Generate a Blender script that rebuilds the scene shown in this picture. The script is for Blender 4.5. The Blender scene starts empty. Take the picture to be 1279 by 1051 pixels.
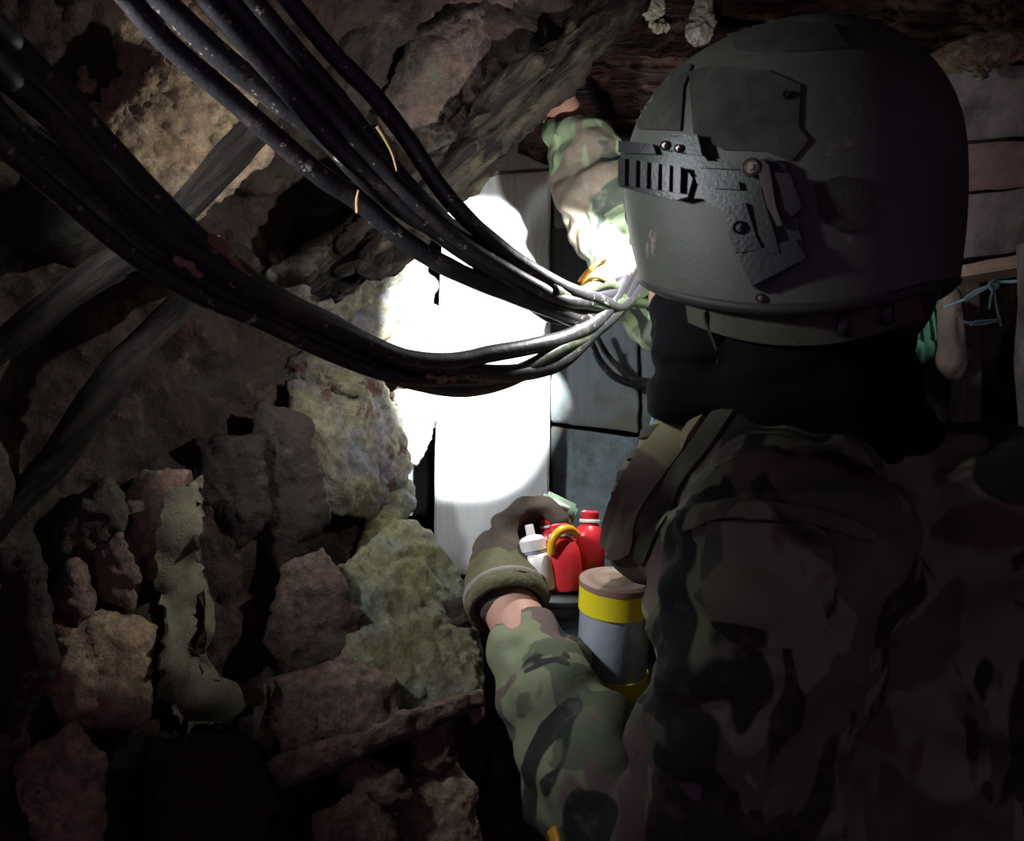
import bpy, bmesh, math, random
from mathutils import Vector, Matrix, Quaternion, noise
from mathutils.bvhtree import BVHTree
from mathutils.geometry import tessellate_polygon

random.seed(7)
S = bpy.context.scene
COL = S.collection
R = math.radians
V = Vector

# ------------------------------------------------------------------ camera
FPX, W, H = 1100.0, 1279.0, 1051.0
CAM = V((0, 0, 1.5))
cd = bpy.data.cameras.new('camera'); cam = bpy.data.objects.new('camera', cd); COL.objects.link(cam)
cam.location = CAM; cam.rotation_euler = (R(90), 0, 0)
cd.sensor_fit = 'HORIZONTAL'; cd.sensor_width = 36; cd.lens = 36 * FPX / W
cd.clip_start = 0.02
cd.dof.use_dof = True; cd.dof.focus_distance = 0.95; cd.dof.aperture_fstop = 11
S.camera = cam

def P(px, py, d):
    """world point seen at pixel (px,py) at distance d metres in front of the camera"""
    return V(((px - W / 2) / FPX * d, d, CAM.z + (H / 2 - py) / FPX * d))

# ------------------------------------------------------------------ world, light, exposure
wd = bpy.data.worlds.new('world'); S.world = wd; wd.use_nodes = True
bg = wd.node_tree.nodes['Background']; bg.inputs[0].default_value = (0.66, 0.40, 0.74, 1); bg.inputs[1].default_value = 0.13
S.view_settings.view_transform = 'Standard'; S.view_settings.look = 'None'
S.view_settings.exposure = 0.0; S.view_settings.gamma = 1.0; S.view_settings.use_curve_mapping = False
LAMP = V((0.128, 0.872, 1.700))          # headlamp lens, assumed on the front of the helmet, out of view
BEAM_AIM = P(616, 425, 1.40)
BEAM_W, BEAM_CONE, SPILL_W = 120.0, 48.0, 6.0
ASSUMED_LAMP, ASSUMED_AIM, ASSUMED_W = V((-.54, .50, 1.79)), V((.08, .98, 1.57)), 25.0   # second lamp, unseen and assumed, added left of the camera for its light
SPILL_AIM = V((-0.46, 0.80, -0.38))

# ------------------------------------------------------------------ node helpers
class N:
    def __init__(s, name):
        s.m = bpy.data.materials.new(name); s.m.use_nodes = True
        s.t = s.m.node_tree; s.b = s.t.nodes['Principled BSDF']; s.co = None
    def n(s, t, **kw):
        x = s.t.nodes.new(t)
        for k, v in kw.items(): setattr(x, k, v)
        return x
    def l(s, a, b): s.t.links.new(a, b)
    def coord(s):
        if not s.co: s.co = s.n('ShaderNodeTexCoord').outputs['Object']
        return s.co
    def mapped(s, scale, rot=(0, 0, 0), loc=(0, 0, 0)):
        m = s.n('ShaderNodeMapping'); m.inputs['Scale'].default_value = scale
        m.inputs['Rotation'].default_value = rot; m.inputs['Location'].default_value = loc
        s.l(s.coord(), m.inputs['Vector']); return m.outputs[0]
    def noise(s, scale, detail=6, rough=.6, vec=None, dist=0.0):
        x = s.n('ShaderNodeTexNoise'); x.inputs['Scale'].default_value = scale
        x.inputs['Detail'].default_value = detail; x.inputs['Roughness'].default_value = rough
        x.inputs['Distortion'].default_value = dist
        s.l(vec or s.coord(), x.inputs['Vector']); return x.outputs['Fac']
    def voro(s, scale, feature='F1', vec=None):
        x = s.n('ShaderNodeTexVoronoi'); x.feature = feature; x.inputs['Scale'].default_value = scale
        s.l(vec or s.coord(), x.inputs['Vector']); return x.outputs['Distance']
    def ramp(s, fac, stops, mode='LINEAR'):
        x = s.n('ShaderNodeValToRGB'); x.color_ramp.interpolation = mode
        e = x.color_ramp.elements
        while len(e) < len(stops): e.new(.5)
        for i, (p, c) in enumerate(stops):
            e[i].position = p; e[i].color = (*c, 1) if len(c) == 3 else c
        s.l(fac, x.inputs[0]); return x.outputs[0]
    def mix(s, fac, a, b):
        x = s.n('ShaderNodeMix', data_type='RGBA')
        if isinstance(fac, (int, float)): x.inputs[0].default_value = fac
        else: s.l(fac, x.inputs[0])
        for v, i in ((a, 6), (b, 7)):
            if isinstance(v, tuple): x.inputs[i].default_value = (*v, 1)
            else: s.l(v, x.inputs[i])
        return x.outputs[2]
    def mask(s, fac, lo, hi): return s.ramp(fac, [(lo, (0, 0, 0)), (hi, (1, 1, 1))])
    def math(s, op, a, b):
        x = s.n('ShaderNodeMath', operation=op)
        for v, i in ((a, 0), (b, 1)):
            if isinstance(v, (int, float)): x.inputs[i].default_value = v
            else: s.l(v, x.inputs[i])
        return x.outputs[0]
    def bump(s, h, strength, dist, prev=None):
        x = s.n('ShaderNodeBump'); x.inputs['Strength'].default_value = strength; x.inputs['Distance'].default_value = dist
        s.l(h, x.inputs['Height'])
        if prev: s.l(prev, x.inputs['Normal'])
        return x.outputs[0]
    def done(s, col, rough=.8, nrm=None, metal=0, spec=.4, **kw):
        for v, k in ((col, 'Base Color'), (rough, 'Roughness'), (metal, 'Metallic')):
            if isinstance(v, (int, float)): s.b.inputs[k].default_value = v
            elif isinstance(v, tuple): s.b.inputs[k].default_value = (*v, 1)
            else: s.l(v, s.b.inputs[k])
        s.b.inputs['Specular IOR Level'].default_value = spec
        if nrm: s.l(nrm, s.b.inputs['Normal'])
        for k, v in kw.items(): s.b.inputs[k.replace('_', ' ')].default_value = v
        return s.m

M = {}
def rockmat(key, base, alt, pale, dark=(.03, .022, .02), moss=None, spots=None, gloss=.85, palef=(.56, .66), sc=1.0, bump=1.0, seed=0.0):
    k = N('rock_' + key); mv = k.mapped((1, 1, 1), loc=(seed, seed * .7, -seed))
    a = k.noise(7 * sc, 8, .62, mv, .4); b = k.noise(21 * sc, 10, .66, mv); c = k.noise(75 * sc, 6, .7, mv)
    col = k.mix(k.mask(a, .38, .62), base, alt)
    col = k.mix(k.mask(b, palef[0], palef[1]), col, pale)
    if moss: col = k.mix(k.mask(k.noise(5.3 * sc, 8, .7, k.mapped((1, 1, 1), loc=(3 + seed, 1, 2))), .52, .60), col, moss)
    if spots: col = k.mix(k.mask(k.noise(14 * sc, 5, .55, k.mapped((1, 1, 1), loc=(9, 4 + seed, 2)), .6), .56, .60), col, spots)
    col = k.mix(k.mask(k.noise(34 * sc, 8, .7, k.mapped((1, 1, 1), loc=(1, 7, 5 + seed))), .60, .70), col, dark)
    gr = k.mask(c, .42, .60); col = k.mix(gr, k.mix(.55, col, dark), col)
    n1 = k.bump(a, .6 * bump, .03); n2 = k.bump(b, 1.0 * bump, .016, n1); n3 = k.bump(c, 1.0 * bump, .006, n2)
    M['rock_' + key] = k.done(col, gloss, n3, spec=.3)
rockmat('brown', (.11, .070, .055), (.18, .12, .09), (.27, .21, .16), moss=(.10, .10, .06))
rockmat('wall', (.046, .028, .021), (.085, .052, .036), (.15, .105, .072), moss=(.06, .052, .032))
rockmat('dim', (.036, .024, .019), (.06, .040, .030), (.10, .075, .055), moss=(.06, .06, .04))  # brown scaled down for the darker parts, shade put into the colour
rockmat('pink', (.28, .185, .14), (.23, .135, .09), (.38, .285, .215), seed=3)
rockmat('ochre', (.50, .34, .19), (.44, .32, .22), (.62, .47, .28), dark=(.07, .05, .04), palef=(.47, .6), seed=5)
rockmat('moss', (.22, .20, .12), (.17, .165, .13), (.38, .37, .22), moss=(.20, .21, .09), seed=1)
rockmat('slab', (.27, .25, .15), (.22, .24, .22), (.38, .37, .25), dark=(.08, .07, .04), moss=(.25, .24, .11), seed=8, bump=.8)
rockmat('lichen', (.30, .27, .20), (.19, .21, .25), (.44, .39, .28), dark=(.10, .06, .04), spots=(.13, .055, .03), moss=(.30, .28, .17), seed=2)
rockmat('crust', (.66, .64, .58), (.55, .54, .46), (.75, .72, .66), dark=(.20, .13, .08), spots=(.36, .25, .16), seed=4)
rockmat('wet', (.045, .018, .016), (.075, .03, .026), (.16, .10, .05), dark=(.015, .008, .008), gloss=.28, palef=(.6, .72), seed=6)
rockmat('black', (.02, .014, .016), (.028, .02, .02), (.04, .03, .03))
rockmat('fungus', (.62, .60, .46), (.50, .50, .40), (.75, .74, .66), dark=(.22, .19, .10), spots=(.36, .29, .12), seed=9)

def woodmat(key, base, alt, dark, axis=2, rough=.8, fiber=60, bump=1.0, stain=None):
    k = N('wood_' + key); sc = [fiber] * 3; sc[axis] = fiber * .06
    g = k.noise(1.0, 6, .65, k.mapped(tuple(sc)), .3); b = k.noise(9, 7, .65); c = k.noise(80, 5, .7)
    col = k.mix(k.mask(g, .35, .65), base, alt)
    col = k.mix(k.mask(b, .55, .68), col, dark)
    if stain: col = k.mix(k.mask(k.noise(5, 8, .7, k.mapped((1, 1, 1), loc=(4, 2, 7))), .5, .6), col, stain)
    n = k.bump(c, .4 * bump, .002, k.bump(g, .9 * bump, .004))
    M['wood_' + key] = k.done(col, rough, n, spec=.3)
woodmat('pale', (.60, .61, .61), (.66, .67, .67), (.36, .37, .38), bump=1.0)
woodmat('slate', (.17, .20, .21), (.22, .25, .26), (.11, .12, .12), bump=.5, stain=(.18, .165, .12))  # darkened: shade on the recessed planks put into the colour
woodmat('teal', (.17, .22, .24), (.14, .16, .15), (.19, .15, .09), bump=.6, stain=(.26, .33, .35))  # likewise darkened, the plank's shade is in its colour
woodmat('grey', (.18, .135, .135), (.26, .20, .195), (.09, .07, .075), axis=0)
woodmat('rust', (.20, .115, .105), (.26, .16, .14), (.12, .085, .085), axis=0)
woodmat('fresh', (.42, .27, .21), (.50, .34, .25), (.26, .17, .13), axis=0)  # pinkish light on the lowest plank's edge put into its colour
woodmat('post', (.15, .12, .11), (.20, .17, .15), (.07, .06, .06))

def logmat(key, base, alt, dark, direction, bump=1.6):
    k = N('rotten_' + key); d = V(direction).normalized()
    q = d.to_track_quat('Z', 'Y').inverted().to_euler()
    mv0 = k.n('ShaderNodeMapping'); mv0.inputs['Rotation'].default_value = q; k.l(k.coord(), mv0.inputs['Vector'])
    mv = k.n('ShaderNodeMapping'); mv.inputs['Scale'].default_value = (70, 70, 5); k.l(mv0.outputs[0], mv.inputs['Vector'])
    g = k.noise(1, 8, .7, mv.outputs[0], .5); b = k.noise(12, 8, .65); c = k.noise(90, 5, .7)
    col = k.mix(k.mask(b, .50, .60), base, alt); col = k.mix(k.mask(g, .44, .56), dark, col)
    M['rotten_' + key] = k.done(col, .85, k.bump(c, .5, .002, k.bump(g, bump, .014)), spec=.25)

def plain(key, col, rough=.5, metal=0, bump=0, bs=200, spec=.4, var=.25, **kw):
    k = N(key); f = k.noise(30, 6, .65)
    c = k.mix(k.mask(f, .35, .7), tuple(x * (1 - var) for x in col), tuple(min(1, x * (1 + var * .6)) for x in col))
    n = k.bump(k.noise(bs, 4, .6), bump, .002) if bump else None
    M[key] = k.done(c, rough, n, metal, spec, **kw)

def camomat(key, light, mid, brown, dark, sc=1.0, seed=0.0, cloth=1.0):
    k = N('camo_' + key)
    def lay(s, loc, lo): return k.mask(k.noise(s * sc, 2.5, .5, k.mapped((1.0, 1.0, .62), rot=(.4, .5, .3), loc=loc), .9), lo, lo + .018)
    col = k.mix(lay(13, (seed, 2, 1), .50), mid, light)
    col = k.mix(lay(11, (5 + seed, 7, 3), .53), col, brown)
    col = k.mix(lay(14, (2, 11 + seed, 8), .55), col, dark)
    col = k.mix(k.mask(k.noise(40, 6, .7), .52, .78), col, k.mix(.5, col, (.20, .17, .13)))
    wv = k.noise(900, 2, .5); fo = k.noise(26 * sc, 4, .55)
    M['camo_' + key] = k.done(col, .92, k.bump(wv, .25 * cloth, .001, k.bump(fo, .35, .008)), spec=.15)
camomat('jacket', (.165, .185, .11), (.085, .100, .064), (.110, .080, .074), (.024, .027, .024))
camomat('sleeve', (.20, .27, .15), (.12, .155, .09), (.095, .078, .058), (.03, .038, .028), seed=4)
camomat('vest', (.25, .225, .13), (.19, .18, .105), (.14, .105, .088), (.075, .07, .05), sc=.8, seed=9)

# mud-speckled black cable rubber
k = N('cable_rubber')
sp = k.mask(k.noise(70, 6, .75), .61, .66)
dirt = k.mask(k.noise(16, 7, .75), .52, .66)
col = k.mix(dirt, (.018, .017, .020), (.075, .058, .052)); col = k.mix(sp, col, (.42, .37, .31))
M['cable'] = k.done(col, .5, k.bump(k.noise(120, 5, .7), .35, .002), spec=.5)
k = N('cable_green_rubber')
col = k.mix(k.mask(k.noise(30, 6, .7), .5, .65), (.055, .07, .04), (.16, .17, .11))
M['cable_green'] = k.done(col, .4, k.bump(k.noise(120, 5, .7), .3, .002), spec=.5)

# helmet paint: worn olive-grey
k = N('helmet_paint')
col = k.mix(k.mask(k.noise(9, 7, .7), .42, .62), (.058, .063, .050), (.080, .084, .070))
col = k.mix(k.mask(k.noise(30, 8, .75), .63, .72), col, (.16, .15, .13))
col = k.mix(k.mask(k.noise(32, 8, .8), .60, .67), col, (.20, .17, .135))
M['helmet'] = k.done(col, .55, k.bump(k.noise(500, 3, .6), .25, .001), spec=.4)
k = N('hook_patch')
col = k.mix(k.mask(k.noise(26, 7, .7), .4, .65), (.034, .036, .030), (.062, .061, .052))
M['velcro'] = k.done(col, .95, k.bump(k.noise(900, 2, .5), .6, .001), spec=.1)
plain('polymer', (.024, .034, .030), .42, bump=.2, bs=400, spec=.5)
plain('polymer_dark', (.022, .020, .024), .4, bump=.25, bs=300, spec=.5)
plain('worn_metal', (.10, .085, .07), .45, .2, var=.6)
plain('steel', (.32, .27, .23), .38, .8, spec=.5)
plain('rubber_trim', (.028, .03, .026), .6)
plain('webbing_green', (.075, .078, .055), .85, bump=.5, bs=700, spec=.2)
plain('black_cloth', (.006, .0055, .007), .95, bump=.5, bs=300, spec=.1)
plain('skin', (.50, .27, .20), .55, bump=.15, bs=250, spec=.35, var=.12, Subsurface_Weight=.08)
plain('glove_cloth', (.088, .068, .054), .92, bump=.5, bs=260, spec=.15)
plain('glove_cuff', (.125, .12, .07), .98, bump=.9, bs=220, spec=.1)
plain('glove_side', (.24, .21, .18), .95, bump=.5, bs=260, spec=.1)
plain('red_plastic', (.62, .028, .035), .34, spec=.5, var=.1)
plain('white_plastic', (.74, .71, .68), .4, spec=.5, var=.12)
plain('yellow_plastic', (.85, .45, .015), .35, spec=.5, var=.05)
plain('yellow_tape', (.80, .68, .015), .4, spec=.5, var=.06)
plain('duct_tape', (.46, .52, .60), .33, .35, bump=.25, bs=90, spec=.5, var=.15)
plain('brown_lid', (.27, .18, .135), .45, spec=.45, var=.15)
plain('box_grey', (.42, .47, .54), .42, .25, bump=.1, bs=60, spec=.5, var=.1)
plain('black_plastic', (.02, .019, .021), .4, spec=.5)
plain('green_plastic', (.28, .42, .27), .3, spec=.5, var=.15)
plain('highlight_white', (.85, .87, .85), .4)
plain('bag_green', (.16, .42, .27), .5, spec=.4, var=.2)
plain('sack_cloth', (.24, .19, .16), .9, bump=.6, bs=250, spec=.15)
plain('string_blue', (.24, .38, .42), .8, spec=.2)
plain('cord_blue', (.12, .28, .55), .5)
plain('wire_orange', (.72, .34, .06), .5)
plain('straw', (.50, .32, .15), .8)
plain('clay', (.36, .21, .14), .95, bump=.8, bs=160, spec=.15)
plain('burlap', (.19, .18, .115), .95, bump=.9, bs=420, spec=.1, var=.4)
plain('trouser_cloth', (.055, .06, .04), .95, bump=.4, bs=300, spec=.1)
plain('boot_leather', (.03, .024, .02), .6, bump=.3)
plain('hair', (.015, .012, .010), .7, bump=.6, bs=500)
plain('eye_white', (.7, .68, .65), .2)
plain('glass_lens', (.8, .85, .9), .08, spec=.6, var=.02)

# ------------------------------------------------------------------ object helpers
def link(name, me, mat, parent=None, smooth=True):
    o = bpy.data.objects.new(name, me); COL.objects.link(o)
    if mat and not me.materials: me.materials.append(M[mat] if isinstance(mat, str) else mat)
    if smooth: me.shade_smooth()
    if parent:
        o.parent = parent
        if parent.type == 'EMPTY': o.matrix_parent_inverse = Matrix.Translation(-V(parent.location))
    return o
def from_bm(name, bm, mat, parent=None, smooth=True):
    bmesh.ops.recalc_face_normals(bm, faces=bm.faces[:])
    me = bpy.data.meshes.new(name); bm.to_mesh(me); bm.free()
    return link(name, me, mat, parent, smooth)
def sharp(o, ang=35):
    o.data.set_sharp_from_angle(angle=R(ang)); return o
def tag(o, label, cat, group=None):
    o['label'] = label; o['category'] = cat
    if group: o['group'] = group
    return o
def thing(name, loc, label, cat, group=None):
    o = bpy.data.objects.new(name, None); COL.objects.link(o); o.location = loc; o.empty_display_size = .05
    return tag(o, label, cat, group)
def struct(o):
    o['kind'] = 'structure'; return o

def fbm(p, sc, octv=5):
    return noise.fractal(p * sc, .9, 2.1, octv, noise_basis='PERLIN_ORIGINAL')
def craggy(p, sc):
    d, _ = noise.voronoi(p * sc); return d[1] - d[0]

def catmull(pts, n):
    pts = [V(p) for p in pts]; q = [pts[0] * 2 - pts[1]] + pts + [pts[-1] * 2 - pts[-2]]; out = []
    for i in range(1, len(q) - 2):
        a, b, c, d = q[i - 1:i + 3]
        for j in range(n):
            t = j / n
            out.append(.5 * (2 * b + (c - a) * t + (2 * a - 5 * b + 4 * c - d) * t * t + (3 * b - a - 3 * c + d) * t ** 3))
    out.append(pts[-1]); return out

def tube_bm(path, rad, seg=10, bm=None, flat=1.0, caps=True):
    bm = bm or bmesh.new(); path = [V(p) for p in path]; n = len(path)
    r = rad if callable(rad) else (lambda t: rad)
    tan = (path[1] - path[0]).normalized(); up = tan.orthogonal().normalized(); rings = []
    for i, p in enumerate(path):
        t2 = (path[min(i + 1, n - 1)] - path[max(i - 1, 0)])
        if t2.length < 1e-9: t2 = tan
        t2.normalize(); up = (up - t2 * up.dot(t2)).normalized(); s = t2.cross(up); rr = r(i / (n - 1))
        rings.append([bm.verts.new(p + (up * math.cos(a) * rr + s * math.sin(a) * rr * flat)) for a in (2 * math.pi * k / seg for k in range(seg))])
    for a, b in zip(rings, rings[1:]):
        for k in range(seg): bm.faces.new((a[k], a[(k + 1) % seg], b[(k + 1) % seg], b[k]))
    if caps: bm.faces.new(rings[0][::-1]); bm.faces.new(rings[-1])
    return bm
def tube(name, path, rad, mat, parent=None, seg=10, n=6, **kw):
    return from_bm(name, tube_bm(catmull(path, n), rad, seg, **kw), mat, parent)

def lathe_bm(prof, origin, axis, seg=32, bm=None):
    """prof: list of (radius, height) revolved about axis"""
    bm = bm or bmesh.new(); q = V((0, 0, 1)).rotation_difference(V(axis).normalized()); rings = []
    for r, h in prof:
        if r < 1e-6: rings.append([bm.verts.new(V(origin) + q @ V((0, 0, h)))])
        else: rings.append([bm.verts.new(V(origin) + q @ V((r * math.cos(a), r * math.sin(a), h))) for a in (2 * math.pi * k / seg for k in range(seg))])
    for a, b in zip(rings, rings[1:]):
        for k in range(seg):
            k2 = (k + 1) % seg
            if len(a) == 1 and len(b) == 1: continue
            if len(a) == 1: bm.faces.new((a[0], b[k], b[k2]))
            elif len(b) == 1: bm.faces.new((a[k], a[k2], b[0]))
            else: bm.faces.new((a[k], a[k2], b[k2], b[k]))
    return bm
def lathe(name, prof, origin, axis, mat, parent=None, seg=32, ang=40):
    return sharp(from_bm(name, lathe_bm(prof, origin, axis, seg), mat, parent), ang)

def box_bm(mat4, size, bev=.002, bm=None):
    b2 = bmesh.new(); bmesh.ops.create_cube(b2, size=1, matrix=mat4 @ Matrix.Diagonal((*size, 1)))
    if bev: bmesh.ops.bevel(b2, geom=b2.edges[:], offset=bev, segments=2, affect='EDGES')
    if bm is None: return b2
    me = bpy.data.meshes.new('t'); b2.to_mesh(me); b2.free(); bm.from_mesh(me); bpy.data.meshes.remove(me); return bm

def frame(o, x, y, z): return Matrix(((x.x, y.x, z.x, o.x), (x.y, y.y, z.y, o.y), (x.z, y.z, z.z, o.z), (0, 0, 0, 1)))

def hull_rock(name, front, mat, parent, thick=.12, bulge=.012, rough=.007, sc=30, cuts=4, shrink=.75, seed=0, sink=.0):
    """an angular rock: convex hull of a front outline and a smaller back one, then weathered"""
    pts = [P(f[0], f[1], f[2] + sink) for f in front]; c = sum(pts, V()) / len(pts)
    bm = bmesh.new()
    vd = (c - CAM).normalized()
    for p in pts:
        bm.verts.new(p); bm.verts.new(c + (p - c) * shrink + vd * thick)
        bm.verts.new(c + (p - c) * .62 - vd * bulge)
    r = bmesh.ops.convex_hull(bm, input=bm.verts[:])
    bmesh.ops.delete(bm, geom=[g for g in set(r['geom_interior'] + r['geom_unused']) if isinstance(g, bmesh.types.BMVert)], context='VERTS')
    bmesh.ops.triangulate(bm, faces=bm.faces[:])
    size = max((p - c).length for p in pts)
    for i in range(cuts):
        lim = size * .9 / 2 ** i
        ed = [e for e in bm.edges if e.calc_length() > lim]
        if ed: bmesh.ops.subdivide_edges(bm, edges=ed, cuts=1, use_grid_fill=True); bmesh.ops.triangulate(bm, faces=bm.faces[:])
    for e in range(2):
        ed = [e for e in bm.edges if e.calc_length() > .009]
        if ed and len(bm.verts) < 9000: bmesh.ops.subdivide_edges(bm, edges=ed, cuts=1); bmesh.ops.triangulate(bm, faces=bm.faces[:])
    bmesh.ops.smooth_vert(bm, verts=bm.verts[:], factor=.45, use_axis_x=True, use_axis_y=True, use_axis_z=True)
    bm.normal_update(); off = V((seed * 3.1, seed * 1.7, -seed * 2.3))
    mv = []
    for v in bm.verts:
        p = v.co + off
        d = fbm(p, sc, 6) * rough * .9 + (min(craggy(p, sc * .9), .25) - .15) * rough * 1.2 + noise.ridged_multi_fractal(p * sc * 1.6, .9, 2.1, 4, 1.0, 2.0) * rough * .35 + fbm(p, sc * 5, 3) * rough * .3
        mv.append(v.co + v.normal * d)
    for v, q in zip(bm.verts, mv): v.co = q
    return from_bm(name, bm, mat, parent)

def sheet(name, rows, mat, nu=160, nv=160, disp=None, parent=None):
    """smooth surface through a net of control points, then displaced along its normals"""
    lines = [catmull([P(*c) if len(c) == 3 else V(c[:3]) for c in r], max(1, nu // (len(r) - 1))) for r in rows]
    m = min(len(l) for l in lines); cols = [catmull([l[i] for l in lines], max(1, nv // (len(rows) - 1))) for i in range(m)]
    nvv = len(cols[0]); bm = bmesh.new()
    g = [[bm.verts.new(cols[i][j]) for j in range(nvv)] for i in range(m)]
    for i in range(m - 1):
        for j in range(nvv - 1): bm.faces.new((g[i][j], g[i + 1][j], g[i + 1][j + 1], g[i][j + 1]))
    bm.normal_update()
    bm.faces.ensure_lookup_table(); ref = bm.faces[len(bm.faces) // 2]
    flip = -1 if ref.normal.dot(ref.calc_center_median() - CAM) > 0 else 1
    if disp:
        q = [v.co + v.normal * flip * disp(v.co) for v in bm.verts]
        for v, c in zip(bm.verts, q): v.co = c
    if flip < 0: bmesh.ops.reverse_faces(bm, faces=bm.faces[:])
    me = bpy.data.meshes.new(name); bm.to_mesh(me); bm.free()
    return link(name, me, mat, parent)

def bvh_of(objs):
    vs, fs = [], []
    for o in objs:
        b = len(vs); vs += [v.co.copy() for v in o.data.vertices]; fs += [[b + i for i in p.vertices] for p in o.data.polygons]
    return BVHTree.FromPolygons(vs, fs)
def cast(bvh, px, py):
    d = (P(px, py, 1) - CAM).normalized(); h = bvh.ray_cast(CAM, d)
    return (h[0], h[1] if h[1].dot(d) < 0 else -h[1]) if h[0] else None

def patch(name, bvh, poly, mat, parent, thick=.004, off=0.0, edge=10, smooth_n=3, jag=0.0, seed=0, relax=0):
    """a piece lying on a curved surface: the outline is laid on the surface, follows it and gets thickness"""
    bm = bmesh.new(); vs = [bm.verts.new((x, y, 0)) for x, y in poly]
    for tri in tessellate_polygon([[V((x, y, 0)) for x, y in poly]]):
        try: bm.faces.new([vs[i] for i in tri])
        except ValueError: pass
    for i in range(7):
        ed = [e for e in bm.edges if e.calc_length() > edge]
        if not ed: break
        bmesh.ops.subdivide_edges(bm, edges=ed, cuts=1); bmesh.ops.triangulate(bm, faces=bm.faces[:])
    if jag:
        for v in bm.verts:
            if v.is_boundary:
                n = noise.noise_vector(V((v.co.x * .12 + seed, v.co.y * .12, seed))); v.co.x += n.x * jag; v.co.y += n.y * jag
    nr = {}; dead = []
    for v in bm.verts:
        h = cast(bvh, v.co.x, v.co.y)
        if h: v.co = h[0]; nr[v] = h[1]
        else: dead.append(v)
    bmesh.ops.delete(bm, geom=dead, context='VERTS')
    if not bm.faces: bm.free(); return None
    for _ in range(smooth_n):
        nr = {v: (nr[v] + sum((nr[e.other_vert(v)] for e in v.link_edges), V())).normalized() for v in bm.verts}
    for v in bm.verts: v.co += nr[v] * off
    for _ in range(relax): bmesh.ops.smooth_vert(bm, verts=[v for v in bm.verts if not v.is_boundary], factor=.5, use_axis_x=True, use_axis_y=True, use_axis_z=True)
    base = bm.faces[:]; r = bmesh.ops.duplicate(bm, geom=bm.verts[:] + bm.edges[:] + bm.faces[:]); mp = r['vert_map']
    top = {v: mp[v] for v in nr if v in mp}
    for v, t in top.items(): t.co = v.co + nr[v] * thick
    for e in [e for e in bm.edges if e.is_boundary and e.verts[0] in top and e.verts[1] in top]:
        a, b = e.verts
        try: bm.faces.new((a, b, top[b], top[a]))
        except ValueError: pass
    return sharp(from_bm(name, bm, mat, parent), 50)

def blob_mesh(name, prims, voxel=.006, smooth=4, disp=None):
    """one continuous surface round tapered limbs ('c', a, b, ra, rb) and ellipsoids ('e', centre, radii, quaternion)"""
    bm = bmesh.new()
    for p in prims:
        if p[0] == 'c':
            _, a, b, ra, rb = p; a, b = V(a), V(b); L = (b - a).length; seg = 16
            prof = [(0, -ra)] + [(ra * math.sin(t), -ra * math.cos(t)) for t in (R(x) for x in (25, 50, 75, 90))]
            prof += [(rb * math.cos(t), L + rb * math.sin(t)) for t in (R(x) for x in (0, 15, 40, 65))] + [(0, L + rb)]
            lathe_bm(prof, a, b - a, seg, bm)
        else:
            _, c, rad, q = p; q = q or Quaternion()
            bmesh.ops.create_icosphere(bm, subdivisions=3, radius=1, matrix=Matrix.Translation(V(c)) @ q.to_matrix().to_4x4() @ Matrix.Diagonal((*rad, 1)))
    bmesh.ops.recalc_face_normals(bm, faces=bm.faces[:])
    me = bpy.data.meshes.new(name); bm.to_mesh(me); bm.free()
    o = bpy.data.objects.new('tmp', me); COL.objects.link(o)
    md = o.modifiers.new('r', 'REMESH'); md.mode = 'VOXEL'; md.voxel_size = voxel
    ms = o.modifiers.new('s', 'SMOOTH'); ms.factor = .5; ms.iterations = smooth
    dg = bpy.context.evaluated_depsgraph_get(); me2 = bpy.data.meshes.new_from_object(o.evaluated_get(dg)); me2.name = name
    bpy.data.objects.remove(o); bpy.data.meshes.remove(me)
    me2.materials.clear()
    if disp:
        q = [v.co + v.normal * disp(v.co, v.normal) for v in me2.vertices]
        for v, c in zip(me2.vertices, q): v.co = c
        me2.update()
    return me2
def blob(name, prims, mat, parent, **kw): return link(name, blob_mesh(name, prims, **kw), mat, parent)

# ================================================================== THE TUNNEL
def wall_disp(p):
    return fbm(p, 5, 4) * .028 + (min(craggy(p, 8), .4) - .15) * .055 + fbm(p, 22, 5) * .010 + (min(craggy(p + V((3, 1, 2)), 24), .35) - .1) * .016 + fbm(p, 90, 2) * .002

rows = [
    [(-500, -420, .62), (-150, -420, .74), (200, -420, .86), (620, -420, 1.0), (1100, -420, 1.25), (1350, -420, 1.6)],
    [(-500, -150, .64), (-150, -150, .76), (160, -150, .88), (520, -150, 1.03), (850, -150, 1.18), (960, -180, 1.6)],
    [(-500, 40, .66), (-150, 40, .78), (150, 40, .91), (450, 60, 1.08), (705, 60, 1.17), (760, 30, 1.6)],
    [(-500, 190, .68), (-150, 190, .80), (140, 190, .94), (390, 200, 1.12), (545, 205, 1.22), (590, 190, 1.62)],
    [(-500, 330, .68), (-150, 330, .82), (120, 330, .99), (340, 330, 1.17), (480, 330, 1.36), (540, 330, 1.66)],
    [(-500, 470, .68), (-150, 470, .82), (120, 470, 1.0), (330, 470, 1.18), (480, 470, 1.38), (540, 470, 1.66)],
    [(-500, 620, .66), (-150, 620, .79), (120, 620, .97), (320, 620, 1.12), (470, 620, 1.34), (520, 620, 1.66)],
    [(-500, 780, .64), (-150, 780, .76), (120, 780, .93), (320, 780, 1.08), (500, 780, 1.22), (585, 760, 1.6)],
    [(-500, 960, .64), (-150, 960, .75), (120, 960, .92), (320, 960, 1.06), (520, 960, 1.16), (600, 960, 1.55)],
    [(-500, 1300, .62), (-150, 1300, .72), (120, 1300, .88), (340, 1300, 1.0), (520, 1300, 1.1), (620, 1300, 1.5)],
    [(-500, 2300, .62), (-150, 2300, .70), (120, 2300, .80), (340, 2300, .9), (520, 2300, 1.0), (640, 2300, 1.4)],
]
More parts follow.
